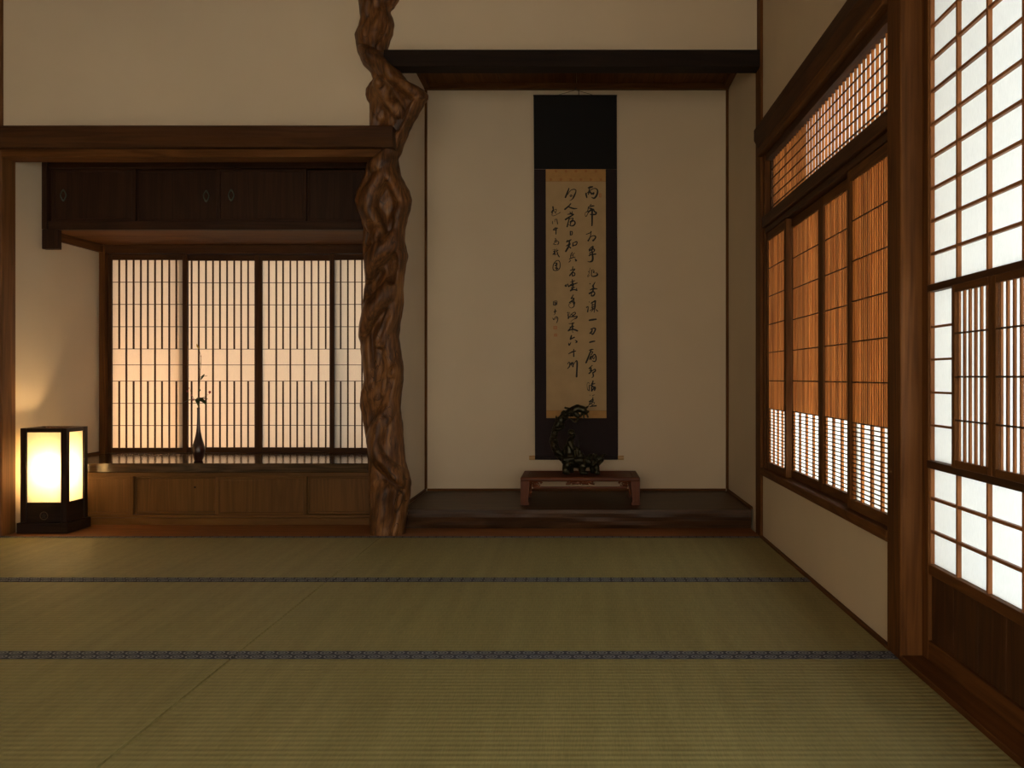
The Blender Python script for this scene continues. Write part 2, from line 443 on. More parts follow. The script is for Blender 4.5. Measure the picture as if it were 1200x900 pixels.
# ================================================================== TWISTED TRUNK PILLAR
def trunk():
    sil = [(-60, 424, 462), (-20, 421, 466), (0, 419.6, 468.6), (10, 421.5, 463), (15, 422, 458), (22, 423, 460.5), (30, 421, 462), (41, 415.5, 460.5), (50, 417, 457),
           (58, 418.5, 455), (70, 424, 455), (76, 426.6, 460), (86, 435, 470), (94, 437, 475.6), (100, 432.5, 482.6), (105, 429, 495), (112, 428.5, 501), (117, 430, 500.5),
           (122, 433, 496.5), (135, 433.6, 489.6), (147, 433, 482.6), (157, 433, 478), (175, 433, 471), (187, 432, 466), (195, 430, 467.5), (205, 428, 469), (215, 424, 474),
           (225, 418, 479.7), (235, 416, 482), (245, 419, 480.5), (258, 424.5, 476.6), (270, 426.5, 474), (280, 426, 473), (292, 425.5, 475), (300, 426.5, 477), (312, 428, 475.4),
           (325, 429, 473), (340, 426.5, 471.7), (355, 425, 472), (370, 424, 470), (385, 422, 468.5), (395, 421, 467.5), (405, 423, 468.7), (418, 424.5, 470.5), (427, 425, 472),
           (445, 427, 472), (460, 423, 470), (475, 422, 469), (490, 425, 470.7), (507, 428, 472.5), (525, 431, 474), (540, 432.5, 475.5), (555, 432.5, 479), (565, 433, 481),
           (580, 433, 481), (595, 433, 478), (612, 433.5, 475.5), (629, 434, 474.5)]
    Yc = 4.565; s = Yc / F
    feats = [  # polyline (px,py), width px, amp px (+ridge / -groove)
        ([(461, 26), (457, 45), (449, 60)], 3, 6), ([(454, 30), (448, 50)], 4, -8), ([(456, 5)], 6, -8), ([(430, 10), (428, 60)], 5, 3), ([(440, 0), (436, 60)], 3, -2.5),
        ([(426, 70), (447, 77), (468, 93), (490, 110), (500, 115)], 6, 10), ([(464, 118)], 9, -17), ([(450, 106)], 4, -9),
        ([(447, 101), (457, 117), (469, 135)], 4, 7), ([(438, 118), (452, 138), (450, 136)], 6, -4),
        ([(499, 118), (483, 149), (466, 182), (446, 198)], 5, 11), ([(474, 138), (466, 150)], 7, -15), ([(448, 140), (440, 165)], 8, -5), ([(451, 132), (446, 139)], 3, -5),
        ([(456, 196), (438, 230), (432, 246), (448, 281)], 5, 8), ([(461, 207), (478, 237), (471, 268)], 5, 8), ([(453, 240)], 9, -14), ([(455, 225), (457, 262)], 6, -9),
        ([(462, 262), (452, 285)], 4, -10), ([(440, 270), (430, 290)], 6, -7), ([(447, 205), (440, 222)], 3, 3),
        ([(471, 279), (453, 293), (437, 311), (432, 320)], 6, 10), ([(474, 296), (475, 310)], 4, 7), ([(464, 309), (463, 330)], 4.5, -16), ([(447, 322), (440, 338)], 6, -7),
        ([(474, 325), (461, 344), (441, 359), (424, 386)], 6, 10), ([(432, 336), (438, 348)], 7, -8), ([(466, 355), (456, 385), (450, 402)], 3.5, 6), ([(459, 372), (448, 400)], 3, -5),
        ([(440, 380), (440, 430)], 2.5, -4), ([(452, 405), (455, 450)], 3, -3), ([(462, 400), (460, 460)], 5, 4), ([(430, 400), (434, 450)], 4, 3),
        ([(469, 436), (462, 472), (447, 499), (440, 518)], 5, 9), ([(462, 445), (456, 470), (440, 492)], 4.5, -8), ([(432, 480)], 11, -7),
        ([(440, 518), (445, 533), (463, 552), (479, 562)], 5, 11), ([(450, 545), (462, 562), (472, 572)], 4.5, -9), ([(462, 500), (464, 530)], 7, 3), ([(455, 490), (452, 515)], 3, -4),
        ([(480, 566), (471, 600), (465, 629)], 4, 5), ([(465, 580), (460, 629)], 4, -4), ([(438, 578), (440, 590)], 2.5, -4), ([(447, 575), (445, 629)], 7, 3)]
    def fdist(px, py, pl):
        if len(pl) == 1: return math.hypot(px - pl[0][0], py - pl[0][1])
        best = 1e9
        for (ax, ay), (bx, by) in zip(pl, pl[1:]):
            dx, dy = bx - ax, by - ay; t = max(0, min(1, ((px - ax) * dx + (py - ay) * dy) / (dx * dx + dy * dy + 1e-9)))
            best = min(best, math.hypot(px - ax - t * dx, py - ay - t * dy))
        return best
    nz, na = 430, 168
    ys = [sil[0][0] + (sil[-1][0] - sil[0][0]) * i / (nz - 1) for i in range(nz)]
    bm = bmesh.new(); rings = []
    for y in ys:
        for (ya, la, ra), (yb, lb, rb) in zip(sil, sil[1:]):
            if ya <= y <= yb: break
        t = (y - ya) / (yb - ya); t = t * t * (3 - 2 * t) * .5 + t * .5
        l = la + (lb - la) * t; r = ra + (rb - ra) * t
        c = (l + r) / 2; h = (r - l) / 2; dz = 19 + .35 * (h - 22)
        z = .8 - (y - 442) * s
        if y > 628.9: z = 0.0
        ring = []
        tw = y * .035
        for k in range(na):
            a = 2 * math.pi * k / na
            ca, sa = math.cos(a), math.sin(a)      # sa<0 : front (towards camera)
            px = c + h * ca
            lob = .09 * math.cos(3 * (a + tw)) + .05 * math.cos(5 * (a + tw * 1.2) + 1)
            front = min(1, abs(sa) * 1.6)
            d = 0; rd = 0
            fx = px if sa < 0 else (2 * c - px) + 4
            fy = y if sa < 0 else y + 23
            for pl, wd, am in feats:
                if abs(fy - pl[0][1]) > 90 and abs(fy - pl[-1][1]) > 90: continue
                q = fdist(fx, fy, pl)
                if am < 0:
                    if q < 3 * wd: d += am * math.exp(-(q / (wd * 1.15)) ** 2 * 1.1)
                else:
                    RR = wd * 2.1
                    if q < RR: rd = max(rd, am * 1.55 * math.sqrt(1 - (q / RR) ** 2))
            d = rd if sa > 0 else max(rd + d * .9, -dz * .42)
            nv = noise.fractal(Vector((ca * 1.1 + y * .004, sa * 1.1, y * .010)), 1.2, 2.0, 2)
            a2 = a + tw * .9
            fine = noise.noise(Vector((math.cos(a2) * 5, math.sin(a2) * 5, y * .012)))
            edge = (nv * .6 + fine * .5)
            ry = (dz * (.80 + lob) + d) * front + dz * .85 * (1 - front)
            ring.append(bm.verts.new(((c - 677 + (h + edge * .6 + d * .10 * (1 - abs(sa))) * ca) * s, Yc + (ry + edge) * sa * s, z)))
        rings.append(ring)
    for i in range(nz - 1):
        for k in range(na):
            bm.faces.new((rings[i][k], rings[i + 1][k], rings[i + 1][(k + 1) % na], rings[i][(k + 1) % na]))
    bm.faces.new(rings[0][::-1]); bm.faces.new(rings[-1])
    bmesh.ops.recalc_face_normals(bm, faces=bm.faces[:])
    o = mesh_obj('alcove_pillar', bm, trunk_mat(), smooth=True, origin=(-.97, Yc, 0))
    tag(o, 'gnarled twisted natural tree trunk standing as pillar between the two recesses', 'pillar')


def trunk_mat():
    m, nt, b = nodes_for('gnarled_wood'); L = nt.links.new
    tc = N(nt, 'ShaderNodeTexCoord')
    dn = N(nt, 'ShaderNodeTexNoise'); dn.inputs['Scale'].default_value = 5; dn.inputs['Detail'].default_value = 2; L(tc.outputs['Object'], dn.inputs['Vector'])
    ad = N(nt, 'ShaderNodeVectorMath', operation='MULTIPLY_ADD'); L(dn.outputs['Color'], ad.inputs[0]); ad.inputs[1].default_value = (.07, .07, .07); L(tc.outputs['Object'], ad.inputs[2])
    mp = N(nt, 'ShaderNodeMapping'); mp.inputs['Scale'].default_value = (60, 60, 5); L(ad.outputs[0], mp.inputs[0])
    n1 = N(nt, 'ShaderNodeTexNoise'); n1.inputs['Scale'].default_value = 1; n1.inputs['Detail'].default_value = 6; L(mp.outputs[0], n1.inputs['Vector'])
    n2 = N(nt, 'ShaderNodeTexNoise'); n2.inputs['Scale'].default_value = 7; n2.inputs['Detail'].default_value = 3; L(tc.outputs['Object'], n2.inputs['Vector'])
    wv = N(nt, 'ShaderNodeMath', operation='MULTIPLY'); L(n1.outputs[0], wv.inputs[0]); wv.inputs[1].default_value = .6
    sm = N(nt, 'ShaderNodeMath', operation='MULTIPLY_ADD'); L(n2.outputs[0], sm.inputs[0]); sm.inputs[1].default_value = .4; L(wv.outputs[0], sm.inputs[2])
    cr = N(nt, 'ShaderNodeValToRGB'); e = cr.color_ramp.elements
    e[0].position = .36; e[1].position = .64; e[0].color = (0.040, 0.016, 0.007, 1); e[1].color = (0.25, 0.112, 0.036, 1)
    mid = cr.color_ramp.elements.new(.49); mid.color = (.115, .047, .016, 1)
    L(sm.outputs[0], cr.inputs[0]); L(cr.outputs[0], b.inputs['Base Color']); b.inputs['Roughness'].default_value = .42; b.inputs['Specular IOR Level'].default_value = .28
    # thin dark drying cracks along the grain
    mp3 = N(nt, 'ShaderNodeMapping'); mp3.inputs['Scale'].default_value = (22, 22, 1.0); L(ad.outputs[0], mp3.inputs[0])
    vo = N(nt, 'ShaderNodeTexVoronoi', feature='DISTANCE_TO_EDGE'); vo.inputs['Scale'].default_value = 1; L(mp3.outputs[0], vo.inputs['Vector'])
    lt = N(nt, 'ShaderNodeMapRange'); lt.inputs[1].default_value = 0; lt.inputs[2].default_value = .018; L(vo.outputs['Distance'], lt.inputs[0])
    mx = N(nt, 'ShaderNodeMix', data_type='RGBA'); L(lt.outputs[0], mx.inputs[0]); mx.inputs[6].default_value = (.03, .013, .006, 1); L(cr.outputs[0], mx.inputs[7])
    L(mx.outputs[2], b.inputs['Base Color'])
    hh = N(nt, 'ShaderNodeMath', operation='MULTIPLY_ADD'); L(n1.outputs[0], hh.inputs[0]); hh.inputs[1].default_value = .6; L(lt.outputs[0], hh.inputs[2])
    bp = N(nt, 'ShaderNodeBump'); bp.inputs['Strength'].default_value = .35; bp.inputs['Distance'].default_value = .0015
    L(hh.outputs[0], bp.inputs['Height']); L(bp.outputs[0], b.inputs['Normal'])
    return m
trunk()

# ================================================================== WINDOW RECESS (left)
# window_1 frame
w1 = sempty('window_1', (-1.93, BW, .336), 'dark wooden frame of the paper window in the left recess')
box('jamb', -2.90, -2.862, 5.40, BW + .06, .336, 1.60, 'post', w1)
box('jamb', -1.03, -.99, 5.40, BW + .06, .336, 1.60, 'post', w1)
box('head_rail', -2.862, -1.03, 5.40, BW + .06, 1.551, 1.60, 'beam', w1)
box('sill_rail', -2.862, -1.03, 5.425, BW + .06, .30, .337, 'beam', w1)


def shoji_back(pl, pr, stl, str_, longs, shorts, y, label):
    """panel from px pl..pr, stile widths px"""
    yb = y
    x0, x1 = X(pl, yb), X(pr, yb)
    t = thing('sliding_shoji', ((x0 + x1) / 2, yb + .012, .338), label, 'shoji panel', 'shoji panels of the left recess window')
    zt, zb = Z(305, 5.45), Z(524.6, 5.45)
    sl, sr = X(pl + stl, yb), X(pr - str_, yb)
    box('stile', x0, sl, yb - .004, yb + .022, .338, 1.549, 'beam', t)
    box('stile', sr, x1, yb - .004, yb + .022, .338, 1.549, 'beam', t)
    box('rail', sl, sr, yb - .003, yb + .021, zt, 1.549, 'beam', t)
    box('rail', sl, sr, yb - .003, yb + .021, .338, zb, 'beam', t)
    box('paper', sl, sr, yb + .010, yb + .0105, zb, zt, SHOJI_W, t, bev=0)
    zr = [Z(v, 5.45) for v in (330.9, 356.9, 383, 409, 427.6, 446.6, 472.6, 498.6)]
    for z in zr: box('bar', sl, sr, yb + .001, yb + .0095, z - .0017, z + .0017, 'beam', t, bev=0)
    for p in longs: x = X(p, yb); box('bar', x - .0036, x + .0036, yb - .001, yb + .0095, zb, zt, 'beam', t, bev=0)
    for p in shorts:
        x = X(p, yb)
        box('bar', x - .0036, x + .0036, yb - .001, yb + .0095, zr[3], zt, 'beam', t, bev=0)
        box('bar', x - .0036, x + .0036, yb - .001, yb + .0095, zb, zr[5], 'beam', t, bev=0)


YF, YB2 = 5.435, 5.468
shoji_back(124.5, 219.3, 6.5, 5.3, [147.7, 164.7, 181.3, 198], [139.3, 156.2, 172.9, 189.5, 206.3], YF, 'shoji panel with paper grid at far left of the recess window, above the lantern')
shoji_back(210, 303, 5, 4.6, [232.6, 249.3, 265.8, 282.3], [224.2, 241, 257.5, 274.2, 290.5], YB2, 'shoji panel behind the flower vase, second from left')
shoji_back(303.1, 396, 4, 5, [323.5, 340, 356.5, 373], [314.8, 331.5, 348, 364.8, 381.5], YB2, 'shoji panel between the vase and the trunk, third from left')
shoji_back(386.3, 480, 5.2, 5, [407.5, 424, 440.8, 457.5], [399, 415.7, 432.5, 449, 465.5], YF, 'shoji panel partly hidden by the twisted trunk, rightmost in the recess window')

# shelf
sh = box('shelf_board', -2.90, -.99, 4.80, 5.424, .286, .336, 'shelf', bev=.003)
tag(sh, 'glossy dark shelf board under the paper window, bearing the flower vase', 'shelf')
struct(box('trim_9', -2.90, -2.888, 4.82, 5.40, .336, .350, 'post'), 'thin skirting on the left wall above the shelf')

# lower cabinet
lc = thing('ground_cabinet', (-1.95, 4.9, 0), 'low wooden cabinet with four sliding panel doors under the dark shelf, beside the lantern', 'cabinet')
box('base_rail', -2.90, -.99, 4.83, 4.87, .0, .037, 'honey', lc)
box('bottom_rail', -2.90, -.99, 4.838, 4.87, .0375, .053, 'honey', lc)
box('top_rail', -2.90, -.99, 4.825, 4.87, .262, .2855, 'honey', lc)
box('back_board', -2.90, -.99, 5.0, 5.01, .0, .28, 'cabinet', lc)


def slide_door(par, x0, x1, y, z0, z1, kind, fk, sw=.022, rw=.014, handle=None, lab=None):
    d = box('door', x0 + sw, x1 - sw, y + .005, y + .012, z0 + rw, z1 - rw, kind, par, ax=2, bev=.0005)
    def sub(nm, *a): return box(nm, *a, fk, d)
    sub('stile', x0, x0 + sw, y, y + .018, z0, z1); sub('stile', x1 - sw, x1, y, y + .018, z0, z1)
    sub('rail', x0 + sw, x1 - sw, y, y + .018, z0, z0 + rw); sub('rail', x0 + sw, x1 - sw, y, y + .018, z1 - rw, z1)
    if handle is not None:
        bm = bmesh.new()
        ring = []; zc = (z0 + z1) / 2
        # pointed-oval finger pull: outer rim and sunken dish
        pts = []
        for k in range(24):
            a = 2 * math.pi * k / 24
            rr = 1 + .18 * abs(math.sin(a)) ** 6
            pts.append((math.cos(a) * .017 * (1 + .06 * math.cos(4 * a)), math.sin(a) * .029 * rr))
        lv = [(1.0, -.000), (.93, -.004), (.72, -.004), (.62, .002), (.3, .003)]
        rgs = [[bm.verts.new((handle + p[0] * f, y + .005 + dy, zc + p[1] * f)) for p in pts] for f, dy in lv]
        for i in range(len(rgs) - 1):
            for k in range(24): bm.faces.new((rgs[i][k], rgs[i][(k + 1) % 24], rgs[i + 1][(k + 1) % 24], rgs[i + 1][k]))
        bm.faces.new(rgs[-1])
        bmesh.ops.recalc_face_normals(bm, faces=bm.faces[:])
        h = mesh_obj('finger_pull', bm, plain('patinated_metal', (.10, .13, .10), .45, .8, .3, 60), d, smooth=False, origin=(handle, y, zc))
        h['label'] = 'dark oval metal finger pull'
    return d


xs = [-2.885, -2.417, -1.955, -1.474, -1.01]
yf, yb_ = 4.838, 4.86
z0, z1 = .0535, .2615
slide_door(lc, xs[0], xs[1] + .005, yf, z0, z1, 'honey', 'honey')
slide_door(lc, xs[1] - .01, xs[2] + .01, yb_, z0, z1, 'honey', 'honey')
slide_door(lc, xs[2] - .012, xs[3] + .004, yf, z0, z1, 'honey', 'honey')
slide_door(lc, xs[3] - .01, xs[4], yb_, z0, z1, 'honey', 'honey')
box('knot', X(228.5, 4.865) - .005, X(228.5, 4.865) + .005, 4.8632, 4.866, Z(571, 4.865) - .005, Z(571, 4.865) + .005, 'black', lc, bev=.003)

# hanging cabinet
hc = thing('wall_cabinet', (-1.95, 5.0, 1.598), 'dark wooden cabinet with four sliding doors hung above the paper window', 'cabinet')
box('side_board', -2.898, -2.872, 4.82, 5.398, 1.60, 2.35, 'cabinet', hc, ax=2)
box('bottom_rail', -2.872, -.99, 4.835, 4.875, 1.600, 1.647, 'cabinet', hc)
box('top_rail', -2.872, -.99, 4.835, 4.875, 1.935, 1.995, 'cabinet', hc)
for i in range(3):
    box('bottom_board', -2.872 + .0, -.99, 4.876 + i * .174, 4.876 + .1735 + i * .174, 1.600, 1.622, 'post', hc, ax=0)
box('top_board', -2.872, -.99, 4.876, 5.398, 2.00, 2.02, 'cabinet', hc, ax=0)
box('bracket', -2.898, -2.812, 4.822, 4.86, 1.494, 1.5985, 'cabinet', hc, ax=2)
box('wall_batten', -2.898, -2.875, 4.862, 5.398, 1.555, 1.5985, 'post', hc, ax=1)
hx = [X(59, 4.85), X(157, 4.85), X(257, 4.85), X(358.5, 4.85), -.995]
z0, z1 = 1.649, 1.933
slide_door(hc, hx[0], hx[1] + .006, 4.855, z0, z1, 'cabinet', 'cabinet', handle=X(74.2, 4.86))
slide_door(hc, hx[1] - .012, hx[2] + .01, 4.877, z0, z1, 'cabinet', 'cabinet', handle=X(241.5, 4.88))
slide_door(hc, hx[2] - .018, hx[3], 4.855, z0, z1, 'cabinet', 'cabinet', handle=X(271, 4.86))
slide_door(hc, hx[3] - .01, hx[4], 4.877, z0, z1, 'cabinet', 'cabinet')

# ================================================================== TOKO SLAB
def slab():
    bm = bmesh.new(); n = 120; x0, x1 = -.925, .9145; rows_ = []
    for i in range(n + 1):
        x = x0 + (x1 - x0) * i / n
        wob = lambda q, s: noise.noise(Vector((x * 4, q, s)))
        prof = [(BW - .013, .1018), (4.725 + .004 * wob(0, 1), .1018), (4.696 + .004 * wob(1, 1), .1005), (4.694 + .006 * wob(2, 1), .082 + .004 * wob(4, 2)),
                (4.695 + .007 * wob(2.4, 5), .062), (4.699 + .008 * wob(2.9, 7), .040), (4.704 + .007 * wob(3.3, 2), .020), (4.712 + .008 * wob(5, 3), .002), (BW - .013, .002)]
        rows_.append([bm.verts.new((x, *p)) for p in prof])
    m = len(rows_[0])
    for i in range(n):
        for k in range(m): bm.faces.new((rows_[i][k], rows_[i][(k + 1) % m], rows_[i + 1][(k + 1) % m], rows_[i + 1][k]))
    bm.faces.new(rows_[0]); bm.faces.new(rows_[-1][::-1])
    bmesh.ops.recalc_face_normals(bm, faces=bm.faces[:])
    o = mesh_obj('alcove_slab', bm, wood('slab', 0), smooth=False, origin=(0, 5.0, 0))
    tag(o, 'thick dark wooden slab with live front edge forming the scroll alcove floor', 'alcove floor')
slab()

# ================================================================== HANGING SCROLL
def scroll():
    ys = 5.455; s = ys / F
    def P(px, py): return ((px - 677) * s, .8 - (py - 442) * s)
    t = thing('hanging_scroll', (P(674, 540)[0], ys, P(674, 540)[1]), 'long dark hanging scroll with black brush calligraphy in the alcove', 'scroll')
    cloth = plain('dark_silk', (.020, .012, .014), .95, 0, .25, 300, .2)
    cloth2 = plain('darker_silk', (.006, .006, .006), .95, 0, .25, 300, .2)  # darker tone for the upper part of the silk and the top rod
    sheet = plain('aged_paper', (.43, .30, .155), .9, 0, .06, 14)
    gold = plain('gold_brocade', (.42, .225, .065), .7, 0, .08, 30)
    ink = plain('ink', (.006, .006, .006), .7)
    red = plain('seal_red', (.42, .17, .07), .8)
    def sh(nm, pts, mat, y, th=.0012, par=t):
        bm = bmesh.new()
        a = [bm.verts.new((P(*p)[0], y, P(*p)[1])) for p in pts]; b = [bm.verts.new((P(*p)[0], y + th, P(*p)[1])) for p in pts]
        bm.faces.new(a); bm.faces.new(b[::-1])
        for i in range(len(pts)):
            j = (i + 1) % len(pts); bm.faces.new((a[j], a[i], b[i], b[j]))
        bmesh.ops.recalc_face_normals(bm, faces=bm.faces[:])
        c = P(*pts[0])
        return mesh_obj(nm, bm, mat, par, origin=(c[0], y, c[1]))
    sh('upper_cloth', [(625.2, 112), (722.8, 112), (723, 198.2), (625.8, 198.2)], cloth2, ys)['label'] = 'upper silk in a darker tone'
    sh('backing_cloth', [(625.8, 198.4), (723, 198.4), (724.3, 538), (627, 538)], cloth, ys)
    sh('paper_sheet', [(639.6, 212.8), (709.8, 212.8), (710.6, 481), (640.3, 481)], sheet, ys - .0016)
    bd = sh('gold_band', [(639.6, 198.4), (709.8, 198.4), (709.8, 212.6), (639.6, 212.6)], gold, ys - .0016); bd['label'] = 'gold brocade band with small blossoms'
    fl_ = plain('brocade_motif', (.36, .15, .04), .7)
    for i in range(6):
        for (dx, yy) in ((0, 210.5), (6, 200.7)):
            x = 645.5 + i * 11.7 + dx
            if x > 708: continue
            sh('motif', [(x + 1.6 * math.cos(a) * (1 + .3 * math.cos(5 * a)), yy + 1.6 * math.sin(a) * (1 + .3 * math.cos(5 * a))) for a in [k * math.pi / 10 for k in range(20)]], fl_, ys - .0019, .0003, bd)
    sh('gold_band', [(640.3, 481.2), (710.6, 481.2), (710.7, 490), (640.4, 490)], gold, ys - .0016)
    # roller and ivory-coloured ends
    bm = bmesh.new(); c = P(676, 536.5); tube(bm, [(P(627, 0)[0], ys + .002, c[1]), (P(724, 0)[0], ys + .002, c[1])], .012, 16)
    mesh_obj('roller', bm, cloth, t, True, (c[0], ys, c[1]))
    for a, b2 in ((620.3, 627), (724, 730.8)):
        bm = bmesh.new(); tube(bm, [(P(a, 0)[0], ys + .002, c[1]), (P(a + .5, 0)[0], ys + .002, c[1]), (P(b2, 0)[0], ys + .002, c[1])], [.0125, .0135, .0135], 16)
        mesh_obj('roller_end', bm, plain('pale_wood', (.55, .33, .13), .4), t, False, (P(a, 0)[0], ys, c[1]))['label'] = 'pale wooden roller end'
    bm = bmesh.new(); z = P(0, 112)[1]; tube(bm, [(P(625, 0)[0], ys + .001, z), (P(723, 0)[0], ys + .001, z)], .005, 10)
    mesh_obj('top_rod', bm, cloth2, t, True, (0, ys, z))
    bm = bmesh.new(); tube(bm, [(P(655, 0)[0], ys, P(0, 111)[1]), (P(674.5, 0)[0], ys, P(0, 105.5)[1]), (P(694, 0)[0], ys, P(0, 111)[1])], .0014, 6)
    mesh_obj('cord', bm, plain('cord_brown', (.06, .035, .02), .8), t, True, (0, ys, z))
    bm = bmesh.new(); tube(bm, [(P(674.5, 0)[0], BW, P(0, 104)[1]), (P(674.5, 0)[0], ys - .01, P(0, 105)[1]), (P(674.5, 0)[0], ys - .012, P(0, 103)[1])], .0025, 8)
    o = mesh_obj('scroll_nail', bm, plain('iron', (.012, .010, .009), .7, 0), None, True, (P(674.5, 0)[0], ys, P(0, 104)[1]))
    tag(o, 'small dark nail in the wall from which the scroll cord hangs', 'nail')
    bm = bmesh.new(); tube(bm, [(P(678.3, 0)[0], ys - .002, P(0, 105)[1]), (P(678.3, 0)[0], ys - .002, P(0, 112)[1])], .0022, 8)
    mesh_obj('cord_knot', bm, plain('iron', (.012, .010, .009), .7, 0), t, True, (0, ys, z))
    A, B, C, D, E, G = 196, 250, 304, 346, 388, 434
    cols = {
     'right': [
      (A, [[(800,365,10),(830,355,18),(875,345,12)],[(820,370,8),(815,420,10),(805,470,10)],[(755,455,8),(765,490,14),(775,535,10)],[(765,470,6),(830,410,7),(900,375,7),(950,385,10),(965,430,14),(945,500,16),(905,545,14),(860,530,6)],[(800,480,8),(830,430,10),(860,470,14),(900,450,12),(890,480,8)]]),
      (A, [[(850,655,8),(830,670,6)],[(800,700,6),(850,685,12),(900,680,10)],[(800,700,6),(790,770,8),(750,800,4),(745,840,4),(765,865,6),(800,800,6)],[(810,720,8),(860,735,14),(800,790,12)],[(820,780,10),(880,740,14),(910,780,12),(940,800,14),(920,830,14),(840,830,10)],[(870,740,14),(868,850,16),(868,960,14),(865,1025,12)]]),
      (B, [[(765,370,6),(830,345,8),(855,325,8),(840,315,4)],[(845,330,6),(840,400,8),(800,485,12)],[(785,480,5),(820,460,6)],[(830,420,6),(890,395,8),(930,410,12),(915,450,12),(885,480,16)],[(840,410,8),(820,440,6)]]),
      (B, [[(885,580,10),(850,600,8),(820,640,12)],[(850,600,8),(890,600,10),(850,640,8)],[(820,660,12),(880,630,10),(910,640,12),(890,680,8),(830,690,8)],[(815,745,10),(860,725,10),(930,718,12)],[(860,620,8),(870,700,14),(880,790,16),(865,840,16),(820,855,8),(790,845,4)],[(830,690,8),(830,740,8)]]),
      (C, [[(835,150,4),(815,230,5)],[(800,215,5),(820,240,4),(790,290,5),(800,305,5),(830,270,3)],[(860,190,8),(860,290,8),(920,295,12),(962,270,14),(945,235,5),(920,245,4)],[(860,190,5),(895,185,5),(900,235,10),(885,215,5)]]),
      (C, [[(830,428,10),(835,430,8)],[(920,400,6),(880,470,14)],[(830,540,6),(890,515,14),(955,518,8)],[(890,470,12),(880,560,14),(820,600,14)],[(840,580,8),(890,570,12),(915,590,10),(895,635,14),(855,640,10),(860,600,8)]]),
      (D, [[(818,118,8),(822,122,6)],[(770,215,10),(800,200,6),(790,290,12)],[(850,140,8),(920,100,14)],[(870,120,8),(870,230,8)],[(925,100,14),(915,230,12)],[(865,170,6),(920,165,8)],[(860,215,8),(930,195,8)],[(830,270,6),(890,240,8),(850,295,4)],[(880,230,8),(910,250,8),(905,300,6)],[(935,250,6),(965,280,10)]]),
      (D, [[(820,440,14),(880,430,16),(940,422,12)]]),
      (D, [[(840,600,8),(890,580,10),(925,590,14),(910,640,12),(875,685,14),(850,665,6)],[(870,600,10),(860,640,14),(830,670,12)]]),
      (D, [[(825,828,12),(870,815,14),(915,808,10)]]),
      (E, [[(815,340,6),(850,325,10),(885,322,8)],[(850,330,10),(810,440,14),(762,555,14)],[(830,370,8),(880,365,8),(850,420,8)],[(820,500,8),(850,440,12),(850,500,10)],[(855,460,8),(910,410,10),(935,450,12),(935,510,10),(910,535,10),(870,520,5)],[(890,430,6),(880,470,8),(900,490,6),(910,450,5)]]),
      (E, [[(870,605,8),(810,655,6)],[(815,660,8),(850,645,10),(840,690,14)],[(825,690,8),(870,690,10),(815,745,12)],[(870,700,6),(915,670,10),(925,700,12),(880,735,12)],[(880,735,10),(890,790,12),(865,820,5)]]),
      (G, [[(800,350,8),(785,320,5),(780,240,3),(800,215,4),(820,230,5)],[(820,260,8),(818,360,8)],[(885,185,10),(870,240,14)],[(840,265,8),(915,230,8)],[(860,230,8),(862,360,14)],[(870,270,10),(900,310,12),(870,350,10)],[(880,290,8),(925,300,12),(910,350,12)]]),
      (G, [[(830,435,6),(835,440,6)],[(905,430,5),(870,450,5)],[(885,470,6),(870,510,8),(820,550,12)],[(880,500,12),(880,540,12),(830,550,8)],[(845,530,8),(790,660,5)],[(830,600,8),(860,570,8),(905,560,5),(905,590,5),(860,620,6)],[(830,637,8),(880,630,10),(940,622,12)],[(865,580,5),(870,620,7)]])],
     'middle': [
      (A, [[(462,370,8),(440,430,14),(400,530,14)],[(440,480,5),(490,410,6),(540,390,8),(580,400,8),(580,440,10),(550,510,14),(520,560,8),(470,590,3)],[(480,500,8),(500,490,7),(515,500,8),(495,520,6),(480,510,5)]]),
      (A, [[(495,640,8),(450,690,12),(390,740,14)],[(440,690,8),(500,715,12),(550,728,12),(605,725,5)]]),
      (B, [[(480,-20,8),(500,10,12)],[(520,-30,6),(510,20,10)],[(440,20,6),(500,10,12),(545,20,8)],[(540,25,8),(480,60,14),(400,110,14)],[(470,70,8),(430,235,12)],[(470,100,6),(530,85,8),(520,120,10),(480,150,8),(530,140,8)],[(480,170,8),(540,130,10),(570,170,12),(540,215,12),(495,220,8),(460,200,6)],[(490,160,8),(490,200,8)]]),
      (B, [[(485,320,10),(488,380,12)],[(490,318,6),(520,325,8),(515,375,8),(490,382,6)]]),
      (B, [[(435,475,8),(420,505,10)],[(425,500,10),(470,480,12),(500,465,8)],[(415,575,8),(480,535,12),(470,560,8)],[(470,480,12),(460,570,16),(405,670,14)],[(470,590,10),(490,610,12)],[(530,520,8),(530,575,12)],[(540,520,6),(590,500,10),(605,515,8),(585,555,10),(535,570,8)]]),
      (B, [[(520,690,8),(495,730,8),(490,780,6)],[(520,730,5),(560,700,6)],[(500,750,4),(540,735,5),(530,770,5)],[(470,805,8),(510,785,8),(570,770,6)],[(490,830,8),(460,860,6)],[(565,800,6),(590,830,14),(575,838,8)]]),
      (C, [[(530,130,8),(520,190,8)],[(485,195,8),(540,175,8),(565,165,6)],[(565,175,8),(520,225,10),(475,285,12)],[(520,235,8),(560,240,10),(560,280,10),(520,290,10)],[(520,240,8),(520,285,10)]]),
      (C, [[(395,465,12),(420,440,6)],[(405,475,10),(425,465,8)],[(440,435,10),(455,480,8)],[(455,480,10),(500,440,10)],[(520,355,8),(525,420,14)],[(490,400,6),(560,375,8)],[(500,440,10),(560,430,10),(605,415,8)],[(460,470,8),(540,450,14)],[(520,430,12),(530,500,12),(490,550,14)],[(490,550,10),(550,530,10),(600,545,12)],[(595,510,8),(600,545,8)],[(500,500,8),(560,490,8)]]),
